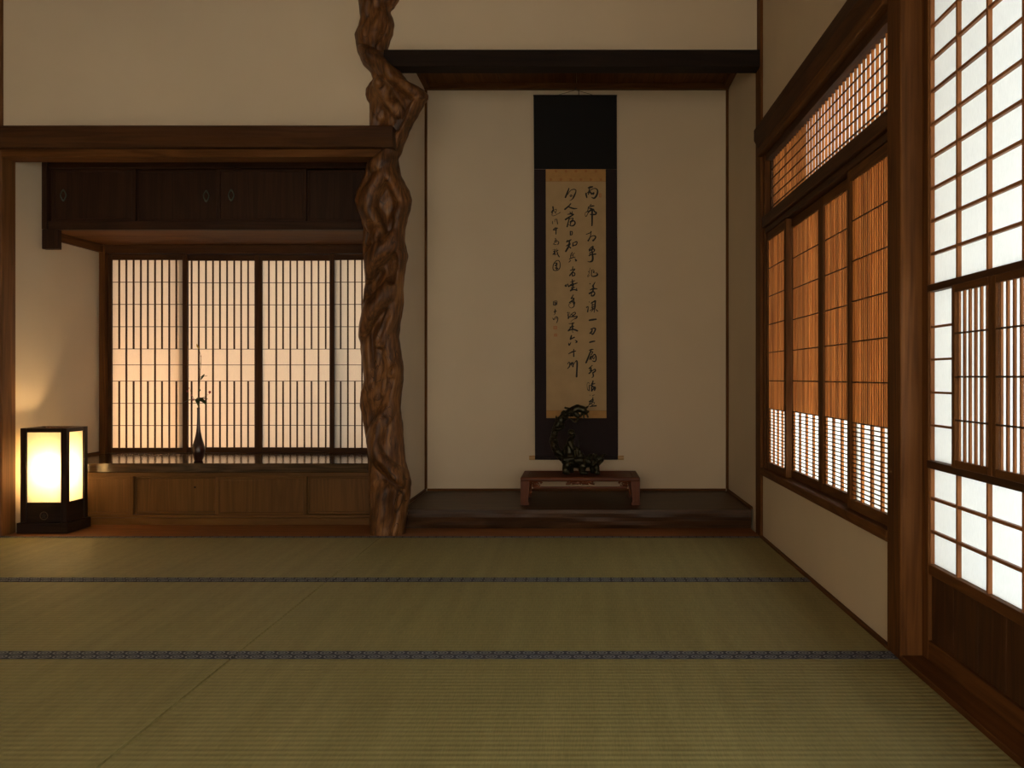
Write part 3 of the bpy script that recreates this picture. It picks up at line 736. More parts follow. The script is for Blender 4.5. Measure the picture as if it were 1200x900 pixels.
      (C, [[(540,620,6),(500,690,12)],[(510,680,10),(550,690,12),(500,740,14),(470,760,10)],[(500,740,12),(560,760,14),(540,780,12)],[(545,700,8),(555,790,10),(540,835,8),(500,855,5),(465,830,4),(460,790,4),(500,770,4)]]),
      (D, [[(430,310,5),(450,300,5),(440,360,6)],[(440,340,5),(455,410,8),(440,400,5)],[(470,300,4),(450,400,5)],[(455,400,6),(510,330,6),(560,300,8),(575,325,8),(520,370,10),(560,375,10),(605,370,8),(590,400,12),(540,425,4),(490,465,3)],[(450,385,6),(540,375,10)],[(490,330,5),(530,350,7)]]),
      (D, [[(460,500,5),(510,495,8),(550,485,8)],[(535,495,8),(500,560,8),(450,625,12)],[(520,490,10),(525,600,14)],[(480,560,8),(545,545,8)],[(450,625,8),(530,600,12),(610,625,14)],[(520,600,5),(515,640,3),(535,655,3),(535,620,3)]]),
      (D, [[(505,710,12),(490,770,16)],[(490,770,10),(555,740,12)],[(455,840,5),(465,878,12),(495,830,6)],[(570,790,5),(600,815,14),(580,835,6)]]),
      (E, [[(455,400,6),(520,365,12),(580,350,8)],[(545,320,8),(545,445,12)]]),
      (E, [[(440,575,8),(460,545,6),(475,560,8),(470,620,10),(435,660,6)],[(480,590,8),(505,550,6),(500,600,10)],[(500,600,6),(530,545,8),(530,625,12)],[(540,590,6),(590,520,8),(605,560,14),(600,700,14),(595,800,16)]])],
     'left': [
      (A, [[(180,700,14),(185,740,10)],[(155,790,10),(190,760,10)],[(175,760,12),(165,845,5),(200,853,5),(250,830,4),(310,795,6)],[(215,745,5),(240,740,5),(235,780,6),(210,790,5)],[(220,800,6),(240,815,5)],[(195,740,6),(200,780,6)]]),
      (B, [[(170,140,5),(172,185,6)],[(215,115,4),(212,150,4)],[(215,110,5),(245,105,6),(255,150,8),(262,190,7)]]),
      (B, [[(185,290,6),(220,260,10),(262,262,8)],[(185,292,8),(240,290,10),(230,265,8)],[(235,270,10),(232,365,9)]]),
      (B, [[(215,450,5),(230,440,4),(225,480,6)],[(215,480,8),(250,470,6)],[(205,510,8),(260,490,6),(283,515,8),(265,548,8)],[(185,545,5),(200,530,5),(205,550,5),(240,548,5)],[(210,500,6),(240,505,6)]]),
      (B, [[(175,640,3),(220,630,3)],[(190,670,8),(215,665,10),(205,700,14),(180,725,8)],[(215,640,8),(215,730,10)],[(235,665,6),(270,650,8)],[(245,625,5),(255,700,8),(290,765,10)],[(270,690,5),(240,730,5)]]),
      (C, [[(250,20,4),(205,60,8),(180,130,8),(195,190,8),(260,190,8),(300,150,8),(305,70,7),(280,20,7),(235,25,6)],[(220,70,8),(250,65,8),(240,100,14),(215,110,8)],[(240,60,6),(245,170,12)],[(215,150,8),(265,160,10)]]),
      (C, [[(190,740,7),(190,800,9)],[(200,735,5),(250,735,6),(245,800,7)],[(210,760,8),(235,760,6),(230,790,8),(195,805,5)],[(215,745,6),(222,810,8)]]),
      (D, [[(220,250,8),(215,300,10),(215,325,5),(200,345,4)],[(200,290,8),(240,280,8)]]),
      (D, [[(175,400,5),(195,430,8),(210,400,6)],[(215,395,6),(240,375,5),(240,410,6),(225,420,5)],[(245,380,6),(265,395,8),(262,440,8),(245,485,6)]])]}
    cl = {'right': 'right column of black brush characters', 'middle': 'middle column of black brush characters', 'left': 'left column of small brush characters'}
    yi = ys - .0021
    for cn, chars in cols.items():
        lay = 0
        for y0, strokes in chars:
            bm = bmesh.new()
            for st in strokes:
                lay += 1; yy = yi - (lay % 9) * .00003
                pts = smooth_path(st, 5)
                q = []
                for (a, b2, wd) in pts:
                    px_, py_ = P(636 + a / 15, y0 + b2 / 15); q.append((px_, py_, max(wd, 3) / 15 * s * 1.04))
                prev = None
                for i, (x, zz, r) in enumerate(q):
                    x2, z2, _ = q[min(i + 1, len(q) - 1)]; x1_, z1_, _ = q[max(i - 1, 0)]
                    dx, dz = x2 - x1_, z2 - z1_; ln = math.hypot(dx, dz) or 1e-6; nx, nz_ = -dz / ln, dx / ln
                    cur = (bm.verts.new((x + nx * r, yy, zz + nz_ * r)), bm.verts.new((x - nx * r, yy, zz - nz_ * r)))
                    if prev: bm.faces.new((prev[0], prev[1], cur[1], cur[0]))
                    prev = cur
                for (x, zz, r) in (q[0], q[-1]):
                    bm.faces.new([bm.verts.new((x + r * math.cos(k * math.pi / 4), yy + .00001, zz + r * math.sin(k * math.pi / 4))) for k in range(8)])
            mesh_obj('brush_character', bm, ink, t, False, (P(636 + strokes[0][0][0] / 15, 0)[0], ys, P(0, y0 + strokes[0][0][1] / 15)[1]))['label'] = 'black brush character, ' + cn + ' column'
    for (a, b2, c2, d2) in ((648.5, 382, 652.8, 386), (649.2, 391, 653, 394.4), (702, 226.6, 704.6, 231.4)):
        mx = (a + c2) / 2
        o = sh('seal', [(a, b2), (c2, b2), (c2, d2), (a, d2)], red, ys - .0020, .0003); o['label'] = 'small square red seal'
        gap = plain('aged_paper', (.43, .30, .155), .9)
        sh('seal_cut', [(mx - .25, b2 + .6), (mx + .15, b2 + .6), (mx + .15, d2 - .5), (mx - .25, d2 - .5)], gap, ys - .0023, .0002, o)
        sh('seal_cut', [(a + .6, (b2 + d2) / 2 - .2), (c2 - .6, (b2 + d2) / 2 - .2), (c2 - .6, (b2 + d2) / 2 + .15), (a + .6, (b2 + d2) / 2 + .15)], gap, ys - .0023, .0002, o)
scroll()

# ================================================================== DISPLAY TABLE
def stand():
    zt, zf = .2535, .1018; y0, y1 = 4.86, 5.213
    x0, x1 = X(610, y0), X(750, y0)
    t = thing('display_table', ((x0 + x1) / 2, (y0 + y1) / 2, zf), 'low reddish carved table in the scroll alcove, bearing the bronze figure', 'table')
    top = box('top_panel', x0 + .04, x1 - .04, y0 + .045, y1 - .045, zt - .016, zt - .002, 'rose', t, ax=0)
    box('top_frame', x0, x1, y0, y0 + .0445, zt - .020, zt, 'rose', t, ax=0, bev=.003)
    box('top_frame', x0, x1, y1 - .0445, y1, zt - .020, zt, 'rose', t, ax=0, bev=.003)
    box('top_frame', x0, x0 + .0395, y0 + .045, y1 - .045, zt - .020, zt, 'rose', t, ax=1, bev=.003)
    box('top_frame', x1 - .0395, x1, y0 + .045, y1 - .045, zt - .020, zt, 'rose', t, ax=1, bev=.003)
    rose = wood('rose', 0)
    for xa, sx in ((x0, 1), (x1, -1)):
        for ya, sy in ((y0, 1), (y1, -1)):
            # leg: square, slightly flared at the foot with a scroll on its face
            bm = bmesh.new(); prev = None
            lv = [(zt - .0205, .050), (zt - .06, .047), (zt - .10, .043), (zf + .022, .041), (zf + .010, .045), (zf, .044)]
            for z, wd in lv:
                xx = [xa, xa + sx * wd]; yy = [ya, ya + sy * .040]
                r = [bm.verts.new((a, b, z)) for a, b in ((xx[0], yy[0]), (xx[1], yy[0]), (xx[1], yy[1]), (xx[0], yy[1]))]
                if prev:
                    for k in range(4): bm.faces.new((prev[k], prev[(k + 1) % 4], r[(k + 1) % 4], r[k]))
                else: bm.faces.new(r)
                prev = r
            bm.faces.new(prev)
            if sy == 1:
                cxx = xa + sx * .021
                pts = [(cxx + sx * .013 * math.cos(a) * (1 - a / 11), ya - .0005, zf + .018 + .011 * math.sin(a) * (1 - a / 11)) for a in [k * .5 for k in range(18)]]
                tube(bm, pts, .0016, 6)
            bmesh.ops.recalc_face_normals(bm, faces=bm.faces[:])
            mesh_obj('leg', bm, wood('rose', 2), t, False, (xa, ya, zf))
    for yy in (y0 + .006, y1 - .018):
        xa, xb = x0 + .048, x1 - .048
        zc = Z(571.5, y0)
        box('stretcher', xa + .02, xb - .02, yy, yy + .012, zc - .006, zc + .005, 'rose', t)
        # pierced corner brackets of angular scrolls
        for xe, sg in ((xa, 1), (xb, -1)):
            bm = bmesh.new()
            def pth(l, r=.0042):
                tube(bm, [(xe + sg * a / 1000, yy + .006, zt - .0205 - b / 1000) for a, b in l], r, 6)
            pth([(2, 4), (66, 4), (70, 8), (64, 12), (58, 9)]); pth([(4, 14), (22, 14), (22, 26), (10, 26), (10, 66), (4, 72)])
            pth([(4, 48), (4, 74)], .004); pth([(28, 12), (40, 8), (50, 14), (44, 22), (34, 20), (36, 14)]); pth([(22, 30), (50, 30), (58, 20)])
            pth([(30, 8), (26, 18), (32, 27), (44, 28)])
            bmesh.ops.recalc_face_normals(bm, faces=bm.faces[:])
            mesh_obj('corner_bracket', bm, rose, t, True, (xe, yy, zt - .03))
        # carved centre motif
        bm = bmesh.new(); cx = (x0 + x1) / 2
        zb = zt - .0205
        for sg in (1, -1):
            pth2 = lambda l, r: tube(bm, [(cx + sg * a / 1000, yy + .006, zb - b / 1000) for a, b in l], r * 1.25, 6)
            pth2([(0, 6), (14, 12), (26, 6), (38, 11), (50, 8), (62, 16), (78, 18)], .0042)
            pth2([(6, 14), (0, 8), (-4, 14), (4, 19)], .003); pth2([(24, 14), (34, 8), (40, 15), (32, 18)], .003); pth2([(52, 17), (60, 10), (68, 15)], .003)
            pth2([(0, 2), (60, 2), (72, 8)], .003); pth2([(10, 18), (24, 16), (46, 19)], .003)
        bmesh.ops.recalc_face_normals(bm, faces=bm.faces[:])
        mesh_obj('carved_apron', bm, rose, t, True, (cx, yy, zb))
    for xa, sg in ((x0 + .01, 1), (x1 - .022, 1)):
        box('side_stretcher', xa, xa + .012, y0 + .042, y1 - .042, zc - .006, zc + .005, 'rose', t)
stand()

# ================================================================== BRONZE FIGURE
def remesh_obj(name, caps, mat, parent, vox, amp, seed, yc, conv, s):
    bm = bmesh.new()
    for c in caps:
        a, b, ra, rb = c[0], c[1], c[2], c[3]
        da = c[4] if len(c) > 4 else 0; db = c[5] if len(c) > 5 else da
        pa = Vector((conv(*a)[0], yc + da, conv(*a)[1])); pb = Vector((conv(*b)[0], yc + db, conv(*b)[1]))
        n = 5; ra *= s * 1.1; rb *= s * 1.1
        ln = (pb - pa).length
        if ln < 1e-5: pb = pa + Vector((1e-4, 0, 0)); ln = 1e-4
        d = (pb - pa) / ln
        pts = []; rr = []
        for k in range(4): t = math.pi / 2 * (k / 4); pts.append(pa - d * ra * math.cos(t)); rr.append(max(ra * math.sin(t), ra * .15))
        for k in range(n + 1): pts.append(pa + (pb - pa) * k / n); rr.append(ra + (rb - ra) * k / n)
        for k in range(1, 5): t = math.pi / 2 * (k / 4); pts.append(pb + d * rb * math.sin(t)); rr.append(max(rb * math.cos(t), rb * .15))
        tube(bm, pts, rr, 12)
    bmesh.ops.recalc_face_normals(bm, faces=bm.faces[:])
    o = mesh_obj(name, bm, mat, parent, True, (conv(380, 700)[0], yc, .2537))
    md = o.modifiers.new('remesh', 'REMESH'); md.mode = 'VOXEL'; md.voxel_size = vox; md.use_smooth_shade = True
    sm = o.modifiers.new('smooth', 'SMOOTH'); sm.iterations = 2; sm.factor = .5
    tx = bpy.data.textures.new(name + '_relief', 'CLOUDS'); tx.noise_scale = .016; tx.noise_depth = 2
    dm = o.modifiers.new('relief', 'DISPLACE'); dm.texture = tx; dm.strength = amp; dm.mid_level = .5
    return o


def bronze():
    yc = 5.02; sp_ = yc / F
    def conv(x, y): return ((636 + x / 9.575 - 677) * sp_, .8 - (466 + y / 9.575 - 442) * sp_)
    s = sp_ / 9.575
    m = plain('dark_bronze', (.030, .026, .013), .38, .75, .45, 50, .6)
    t = thing('bronze_figurine', (conv(420, 0)[0], yc, .2537), 'dark bronze sculpture of a robed rider on a long-tailed beast on the carved table', 'sculpture')
    def cap(x1, y1, x2, y2, r1, r2, d1=0, d2=None):
        y1 = min(y1, 855 - r1); y2 = min(y2, 855 - r2)
        return ((x1, y1), (x2, y2), r1, r2, d1, d1 if d2 is None else d2)
    beast = [cap(195, 650, 300, 715, 42, 62), cap(300, 715, 450, 725, 62, 66), cap(450, 725, 560, 705, 66, 58), cap(540, 690, 620, 690, 55, 42), cap(600, 700, 650, 680, 46, 34),
             cap(640, 672, 695, 643, 26, 13), cap(615, 742, 668, 700, 30, 17), cap(600, 780, 640, 740, 18, 14), cap(690, 645, 705, 634, 12, 8), cap(560, 655, 570, 628, 12, 4, -.01), cap(545, 660, 520, 640, 14, 5, .02),
             cap(590, 660, 600, 640, 12, 10, -.03), cap(590, 655, 600, 636, 12, 10, .03), cap(540, 740, 600, 760, 30, 20, -.02),
             cap(275, 750, 252, 835, 48, 30, -.030), cap(250, 845, 285, 858, 26, 20, -.04), cap(315, 770, 322, 820, 40, 22, .035), cap(322, 830, 340, 838, 20, 14, .035),
             cap(445, 760, 440, 840, 48, 34, -.035), cap(440, 848, 490, 860, 26, 18, -.045), cap(450, 850, 430, 858, 22, 18, -.045), cap(565, 765, 560, 835, 42, 26, .030), cap(560, 845, 600, 850, 22, 16, .03),
             cap(600, 775, 610, 830, 34, 26, -.03), cap(600, 838, 625, 845, 24, 18, -.035),
             cap(250, 690, 330, 680, 30, 30, -.035), cap(480, 690, 520, 720, 30, 26, -.035), cap(380, 700, 470, 690, 40, 30, -.025)]
    ro = random.Random(3)
    for k in range(34):   # scales and curls along the body
        x = 210 + ro.random() * 400; y = 670 + ro.random() * 70 - abs(x - 400) * .05
        beast.append(cap(x, y, x + ro.uniform(-14, 14), y + ro.uniform(-14, 14), 12, 6, -.028 - ro.random() * .008))
    remesh_obj('beast_body', beast, m, t, .0022, .004, 1, yc, conv, s)
    tail = [cap(200, 655, 145, 575, 44, 40), cap(145, 575, 118, 495, 40, 40), cap(118, 495, 128, 410, 40, 34), cap(128, 410, 160, 320, 34, 40), cap(160, 320, 200, 250, 40, 42), cap(200, 250, 265, 185, 42, 40), cap(265, 185, 330, 150, 40, 40),
            cap(95, 490, 78, 488, 22, 12), cap(155, 245, 151, 205, 18, 7), cap(200, 225, 198, 200, 14, 6), cap(215, 300, 225, 330, 34, 20, -.01), cap(140, 470, 170, 500, 22, 10, -.02), cap(230, 170, 235, 158, 24, 16),
            cap(110, 400, 104, 395, 20, 10), cap(165, 600, 215, 640, 30, 20, -.02), cap(120, 540, 150, 590, 24, 16, -.02), cap(160, 350, 200, 350, 24, 14, -.02), cap(250, 220, 260, 205, 24, 14, -.02), cap(110, 580, 125, 600, 14, 8)]
    for k in range(40):
        i = ro.randrange(7); c = tail[i]; u = ro.random(); x = c[0][0] + (c[1][0] - c[0][0]) * u + ro.uniform(-26, 26); y = c[0][1] + (c[1][1] - c[0][1]) * u + ro.uniform(-20, 20)
        tail.append(cap(x, y, x + ro.uniform(-16, 16), y + ro.uniform(-16, 16), 13, 7, -.014 - ro.random() * .008))
    remesh_obj('arching_tail', tail, m, t, .002, .005, 2, yc, conv, s)
    up = [cap(325, 150, 390, 118, 42, 40), cap(390, 118, 455, 135, 40, 38), cap(350, 165, 390, 200, 34, 26), cap(455, 140, 480, 155, 34, 24), cap(480, 155, 508, 158, 20, 13), cap(478, 125, 505, 97, 16, 5),
          cap(300, 128, 252, 113, 14, 10), cap(385, 195, 402, 240, 20, 15), cap(402, 240, 380, 262, 15, 10), cap(465, 165, 460, 225, 14, 10), cap(485, 165, 507, 218, 12, 10), cap(440, 170, 428, 215, 12, 7),
          cap(315, 235, 345, 268, 9, 9), cap(345, 268, 372, 276, 9, 9), cap(372, 276, 402, 245, 9, 10), cap(300, 170, 330, 190, 30, 24), cap(300, 190, 310, 200, 24, 16, -.015)]
    remesh_obj('upper_beast', up, m, t, .0018, .003, 3, yc, conv, s)
    rider = [cap(300, 655, 298, 560, 52, 50), cap(298, 560, 312, 478, 50, 36), cap(310, 470, 325, 440, 26, 18), cap(332, 405, 338, 418, 32, 26), cap(312, 385, 318, 400, 28, 26), cap(362, 418, 369, 420, 7, 5), cap(330, 378, 335, 376, 22, 18), cap(352, 440, 356, 446, 10, 6),
             cap(300, 495, 335, 565, 28, 24, -.022), cap(335, 565, 400, 585, 22, 16, -.022), cap(300, 495, 335, 560, 26, 22, .024), cap(335, 560, 395, 575, 20, 14, .02), cap(400, 580, 412, 570, 11, 9, -.01),
             cap(300, 660, 430, 650, 50, 34, -.01), cap(430, 640, 455, 690, 28, 18, -.015), cap(385, 585, 395, 650, 22, 16, -.025), cap(410, 590, 425, 650, 16, 12, -.02), cap(360, 590, 365, 650, 20, 14, -.03),
             cap(270, 560, 250, 600, 30, 26), cap(255, 600, 240, 650, 26, 20)]
    rb = remesh_obj('rider_figure', rider, m, t, .0016, .0015, 4, yc - .005, conv, s)
    bm = bmesh.new(); pts = [(conv(412, 470)[0], yc - .012, conv(412, 470)[1]), (conv(405, 530)[0], yc - .014, conv(405, 530)[1]), (conv(430, 640)[0], yc - .016, conv(430, 640)[1])]
    tube(bm, pts, [.0032, .002, .002], 8); mesh_obj('staff', bm, m, t, True, pts[0])
    sx, sz = conv(569, 630)
    bm = bmesh.new(); bmesh.ops.create_uvsphere(bm, u_segments=12, v_segments=8, radius=.0035)
    for v in bm.verts: v.co += Vector((sx, yc - .012, sz))
    mesh_obj('knob', bm, plain('bright_bronze', (.5, .5, .45), .25, .9), t, True, (sx, yc, sz))['label'] = 'tiny bright knob on the horn'
bronze()

# ================================================================== FLOWER VASE
def vase():
    x, y, z = X(232.6, 4.955), 4.955, .336
    s = y / F
    bm = bmesh.new()
    pr = [(.020, 0), (.0215, .002), (.027, .018), (.0335, .045), (.0345, .060), (.033, .075), (.028, .095), (.021, .118), (.0155, .142), (.0112, .168), (.0092, .195), (.0082, .225), (.0076, .26), (.0076, .285), (.0082, .2935), (.0055, .2935), (.0045, .27), (.0045, .25)]
    pr = [tuple(q) for q in smooth_path(pr, 4)]
    lathe(bm, [(r, z + h) for r, h in pr], 40, (x, y))
    bmesh.ops.recalc_face_normals(bm, faces=bm.faces[:])
    v = mesh_obj('flower_vase', bm, plain('dark_glaze', (.030, .009, .006), .3, 0, .4, 30, 0, .15), None, True, (x, y, z))
    tag(v, 'slender long-necked dark brown vase on the glossy shelf', 'vase')
    t = thing('flower_sprig', (x, y, z + .28), 'orchid-like sprig with long stem and broad leaves standing in the dark vase', 'flower arrangement')
    def P(px, py, dy=0): return (X(px, y), y + dy, Z(py, y))
    def C(cx, cy, dy=0): return P(200 + cx / 5.63, 390 + cy / 5.63, dy)
    stem = plain('stem_green', (.13, .11, .04), .6); leaf = plain('leaf_green', (.035, .060, .014), .45, 0, .3, 60)
    pink = plain('petal_red', (.28, .05, .06), .6); yel = plain('bud_yellow', (.42, .26, .02), .5)
    def st(pts, r0, r1, nm='stem'):
        pts = smooth_path([C(*p) for p in pts], 4); bm = bmesh.new()
        tube(bm, pts, [r0 + (r1 - r0) * i / (len(pts) - 1) for i in range(len(pts))], 6); return mesh_obj(nm, bm, stem, t, True, pts[0])
    st([(185, 500, 0), (188, 420, 0), (197, 330, -.01), (203, 250, -.015), (204, 190, -.01), (198, 150, 0), (180, 105, .01), (168, 82, .01)], .0020, .0009)
    st([(185, 495, 0), (170, 450, -.01), (150, 410, -.02), (138, 372, -.02)], .0012, .0006)
    st([(186, 495, 0), (205, 440, -.015), (240, 418, -.03), (275, 402, -.035)], .0010, .0005)
    st([(186, 495, 0), (178, 470, .01), (172, 455, .02)], .002, .001)
    def lf(pts, wmax, tilt, nm='leaf', mat=leaf):
        pts = smooth_path([C(*p) for p in pts], 5); bm = bmesh.new(); n = len(pts); prev = None
        up = Vector(tilt).normalized()
        for i, p in enumerate(pts):
            p = Vector(p); tt = (Vector(pts[min(i + 1, n - 1)]) - Vector(pts[max(i - 1, 0)])).normalized(); sd = tt.cross(up).normalized()
            u = i / (n - 1); wd = wmax * (math.sin(math.pi * min(1, u * .92 + .06)) ** .7)
            nm_ = sd.cross(tt).normalized()
            r = [bm.verts.new(p + sd * wd + nm_ * wd * .25), bm.verts.new(p), bm.verts.new(p - sd * wd + nm_ * wd * .25)]
            if prev:
                for k in range(2): bm.faces.new((prev[k], prev[k + 1], r[k + 1], r[k]))
            prev = r
        o = mesh_obj(nm, bm, mat, t, True, pts[0]); md = o.modifiers.new('thick', 'SOLIDIFY'); md.thickness = .0008
        return o
    lf([(186, 478, 0), (176, 438, -.01), (200, 438, -.03), (235, 448, -.045), (264, 474, -.055)], .013, (.5, -1, .6))
    lf([(184, 470, 0), (180, 440, .01), (205, 432, .02), (232, 440, .03)], .006, (.2, -.5, 1))
    lf([(184, 470, 0), (172, 445, -.01), (145, 443, -.03), (108, 460, -.045)], .007, (-.1, -.35, 1))
    # small blossoms
    def bl(cx, cy, dy, r, mat, nm='blossom', n=5):
        c = Vector(C(cx, cy, dy)); bm = bmesh.new()
        for k in range(n):
            a = 2 * math.pi * k / n + cx; d = Vector((math.cos(a), -.35, math.sin(a)))
            pts = [c, c + d * r * .5, c + d * r]; tube(bm, pts, [r * .12, r * .38, r * .10], 6)
        mesh_obj(nm, bm, mat, t, True, c)
    bl(122, 385, -.02, .0075, pink); bl(160, 441, -.02, .0075, pink); bl(276, 391, -.035, .009, pink); bl(150, 412, -.02, .005, pink); bl(133, 365, -.02, .004, pink)
    bl(196, 378, -.01, .008, leaf, 'bud'); bl(203, 202, -.01, .005, leaf, 'bud', 3); bl(196, 240, -.01, .005, leaf, 'bud', 3); bl(220, 290, -.02, .009, leaf, 'bud', 4)
    bl(200, 155, 0, .004, leaf, 'bud', 3)
    lf([(204, 310, -.01), (212, 298, -.015), (228, 280, -.02), (232, 272, -.02)], .004, (.5, -1, .2), 'small_leaf')
    lf([(222, 286, -.02), (238, 286, -.02), (252, 283, -.02)], .0015, (.2, -1, .6), 'small_leaf')
    lf([(182, 108, .01), (176, 96, .01), (170, 84, .01), (168, 72, .01)], .004, (.3, -1, .1), 'tip_bud', yel)
vase()

# ================================================================== FLOOR LANTERN
def lantern():
    x0, x1 = -2.868, -2.607; y0, y1 = 4.556, 4.777
    t = thing('floor_lantern', ((x0 + x1) / 2, (y0 + y1) / 2, 0), 'square dark-framed paper lantern glowing on the floor at left', 'lantern')
    # base plinth
    box('base', x0, x1, y0, y1, 0, .054, 'lacquer', t, bev=.002, ax=0)
    bx0, bx1, by0, by1 = x0 + .012, x1 - .012, y0 + .012, y1 - .010
    zt = .5385; zp0 = .157; p = .030
    for (a, b) in ((bx0, by0), (bx1 - p, by0), (bx0, by1 - p), (bx1 - p, by1 - p)):
        box('corner_post', a, a + p, b, b + p, .054, zt, 'lacquer', t)
    # rails, top and middle, on four sides; dark lower panels; paper panes
    for zz0, zz1, nm in ((zt - .022, zt, 'top_rail'),):
        box(nm, bx0 + p, bx1 - p, by0 + .002, by0 + .018, zz0, zz1, 'lacquer', t); box(nm, bx0 + p, bx1 - p, by1 - .018, by1 - .002, zz0, zz1, 'lacquer', t)
        box(nm, bx0 + .002, bx0 + .018, by0 + p, by1 - p, zz0, zz1, 'lacquer', t); box(nm, bx1 - .018, bx1 - .002, by0 + p, by1 - p, zz0, zz1, 'lacquer', t)
    pf = box('lower_panel', bx0 + p, bx1 - p, by0 + .006, by0 + .016, .054, zp0, 'lacquer', t, ax=0)
    box('lower_panel', bx0 + p, bx1 - p, by1 - .016, by1 - .006, .054, zp0, 'lacquer', t, ax=0)
    box('lower_panel', bx0 + .006, bx0 + .016, by0 + p, by1 - p, .054, zp0, 'lacquer', t, ax=1)
    box('lower_panel', bx1 - .016, bx1 - .006, by0 + p, by1 - p, .054, zp0, 'lacquer', t, ax=1)
    box('paper_pane', bx0 + p, bx1 - p, by0 + .011, by0 + .0116, zp0, zt - .022, LAMP_PAPER, t, bev=0)
    box('paper_pane', bx0 + p, bx1 - p, by1 - .0116, by1 - .011, zp0, zt - .022, LAMP_PAPER, t, bev=0)
    box('paper_pane', bx0 + .011, bx0 + .0116, by0 + p, by1 - p, zp0, zt - .022, LAMP_PAPER, t, bev=0)
    box('paper_pane', bx1 - .0116, bx1 - .011, by0 + p, by1 - p, zp0, zt - .022, LAMP_PAPER, t, bev=0)
    # ring crest on the front panel
    cm = plain('dull_gold', (.10, .06, .028), .55, .3)
    cx, cz = X(50.6, by0), Z(604.5, by0 + .006); yy = by0 + .0055
    bm = bmesh.new(); tube(bm, [(cx + .0195 * math.cos(a), yy, cz + .0195 * math.sin(a)) for a in [2 * math.pi * k / 32 for k in range(33)]], .0022, 6, cap=False)
    mesh_obj('crest', bm, cm, t, True, (cx, yy, cz))
    cm2 = plain('faint_gold', (.030, .018, .010), .6)
    bm = bmesh.new()
    for k in range(5):
        a = math.pi / 2 + k * 2 * math.pi / 5
        tube(bm, [(cx + .002 * math.cos(a), yy, cz + .002 * math.sin(a)), (cx + .008 * math.cos(a), yy, cz + .008 * math.sin(a)), (cx + .0125 * math.cos(a), yy, cz + .0125 * math.sin(a))], [.0008, .0035, .0012], 8)
    mesh_obj('crest', bm, cm2, t, True, (cx, yy, cz))
    # lamp holder and bulb
    lx, ly = (bx0 + bx1) / 2, (by0 + by1) / 2
    bm = bmesh.new(); lathe(bm, [(.022, .054), (.022, .10), (.016, .115), (.016, .16)], 20, (lx, ly)); mesh_obj('socket', bm, plain('iron', (.012, .010, .009), .7, 0), t, True, (lx, ly, .054))
    bm = bmesh.new(); lathe(bm, [(.012, .16), (.014, .18), (.028, .215), (.032, .24), (.028, .262), (.016, .276), (.004, .28)], 20, (lx, ly))
    bulb = plain('glowing_bulb', (1, .8, .5), .5); b = bulb.node_tree.nodes['Principled BSDF']; b.inputs['Emission Color'].default_value = (1, .74, .38, 1); b.inputs['Emission Strength'].default_value = 6
    mesh_obj('bulb', bm, bulb, t, True, (lx, ly, .16))
    l = bpy.data.lights.new('lantern_bulb', 'POINT'); l.energy = 5.0; l.color = (1, .68, .34); l.shadow_soft_size = .045
    o = bpy.data.objects.new('lantern_bulb', l); COL.objects.link(o); o.location = (lx + .015, ly - .045, .33)
lantern()

# ================================================================== RIGHT WALL: rails, sill, post
def nage_y(y0, y1, nm, lab):
    prof = [(.883, 1.985), (.883, 2.036), (.888, 2.043), (.96, 2.043), (.96, 1.943), (.905, 1.943)]
    return struct(prism_y(nm, prof, y0, y1, wood('beam', 1)), lab)
nage_y(-1.6, 4.470, 'trim_10', 'long brown rail high on the right wall above the slatted window')
struct(box('trim_11', .900, 1.02, 2.636, 4.470, 1.904, 1.943, 'post', bev=.003), 'head rail above the lattice transom')
w2 = sempty('window_2', (.96, 3.55, .31), 'brown wooden frame of the slatted window in the right wall')
box('jamb', .928, 1.02, 4.428, 4.470, .3472, 1.904, 'post', w2)
box('jamb', .955, 1.02, 4.405, 4.4275, 1.594, 1.904, 'beam', w2)
box('sill', .912, 1.03, 2.636, 4.470, .3125, .347, 'post', w2, bev=.003)
box('middle_rail', .914, 1.02, 2.636, 4.4275, 1.540, 1.594, 'beam', w2, bev=.003)
box('track', .930, 1.02, 2.636, 4.4275, 1.512, 1.5395, 'beam', w2)
box('transom_head', .930, 1.02, 2.636, 4.4045, 1.869, 1.9035, 'beam', w2)
struct(box('trim_12', .914, 1.035, 2.526, 2.635, -.12, CEIL, 'post', bev=.003), 'thick brown post between the slatted window and the tall paper door')
struct(box('trim_13', .9135, .930, 2.636, 4.474, -.052, .006, 'post'), 'dark skirting strip under the right plaster wall')
# closed jamb boards either side of the wall thickness
struct(box('trim_14', .9135, 1.06, -.35, 2.5255, -.12, .012, 'post', bev=.002), 'wooden sill on the floor under the tall paper door')
struct(box('trim_15', .93, 1.06, -.35, 2.5255, 1.93, 2.0, 'beam', bev=.002), 'head rail above the tall paper door')

GR = 'slatted sliding panels of the right window'


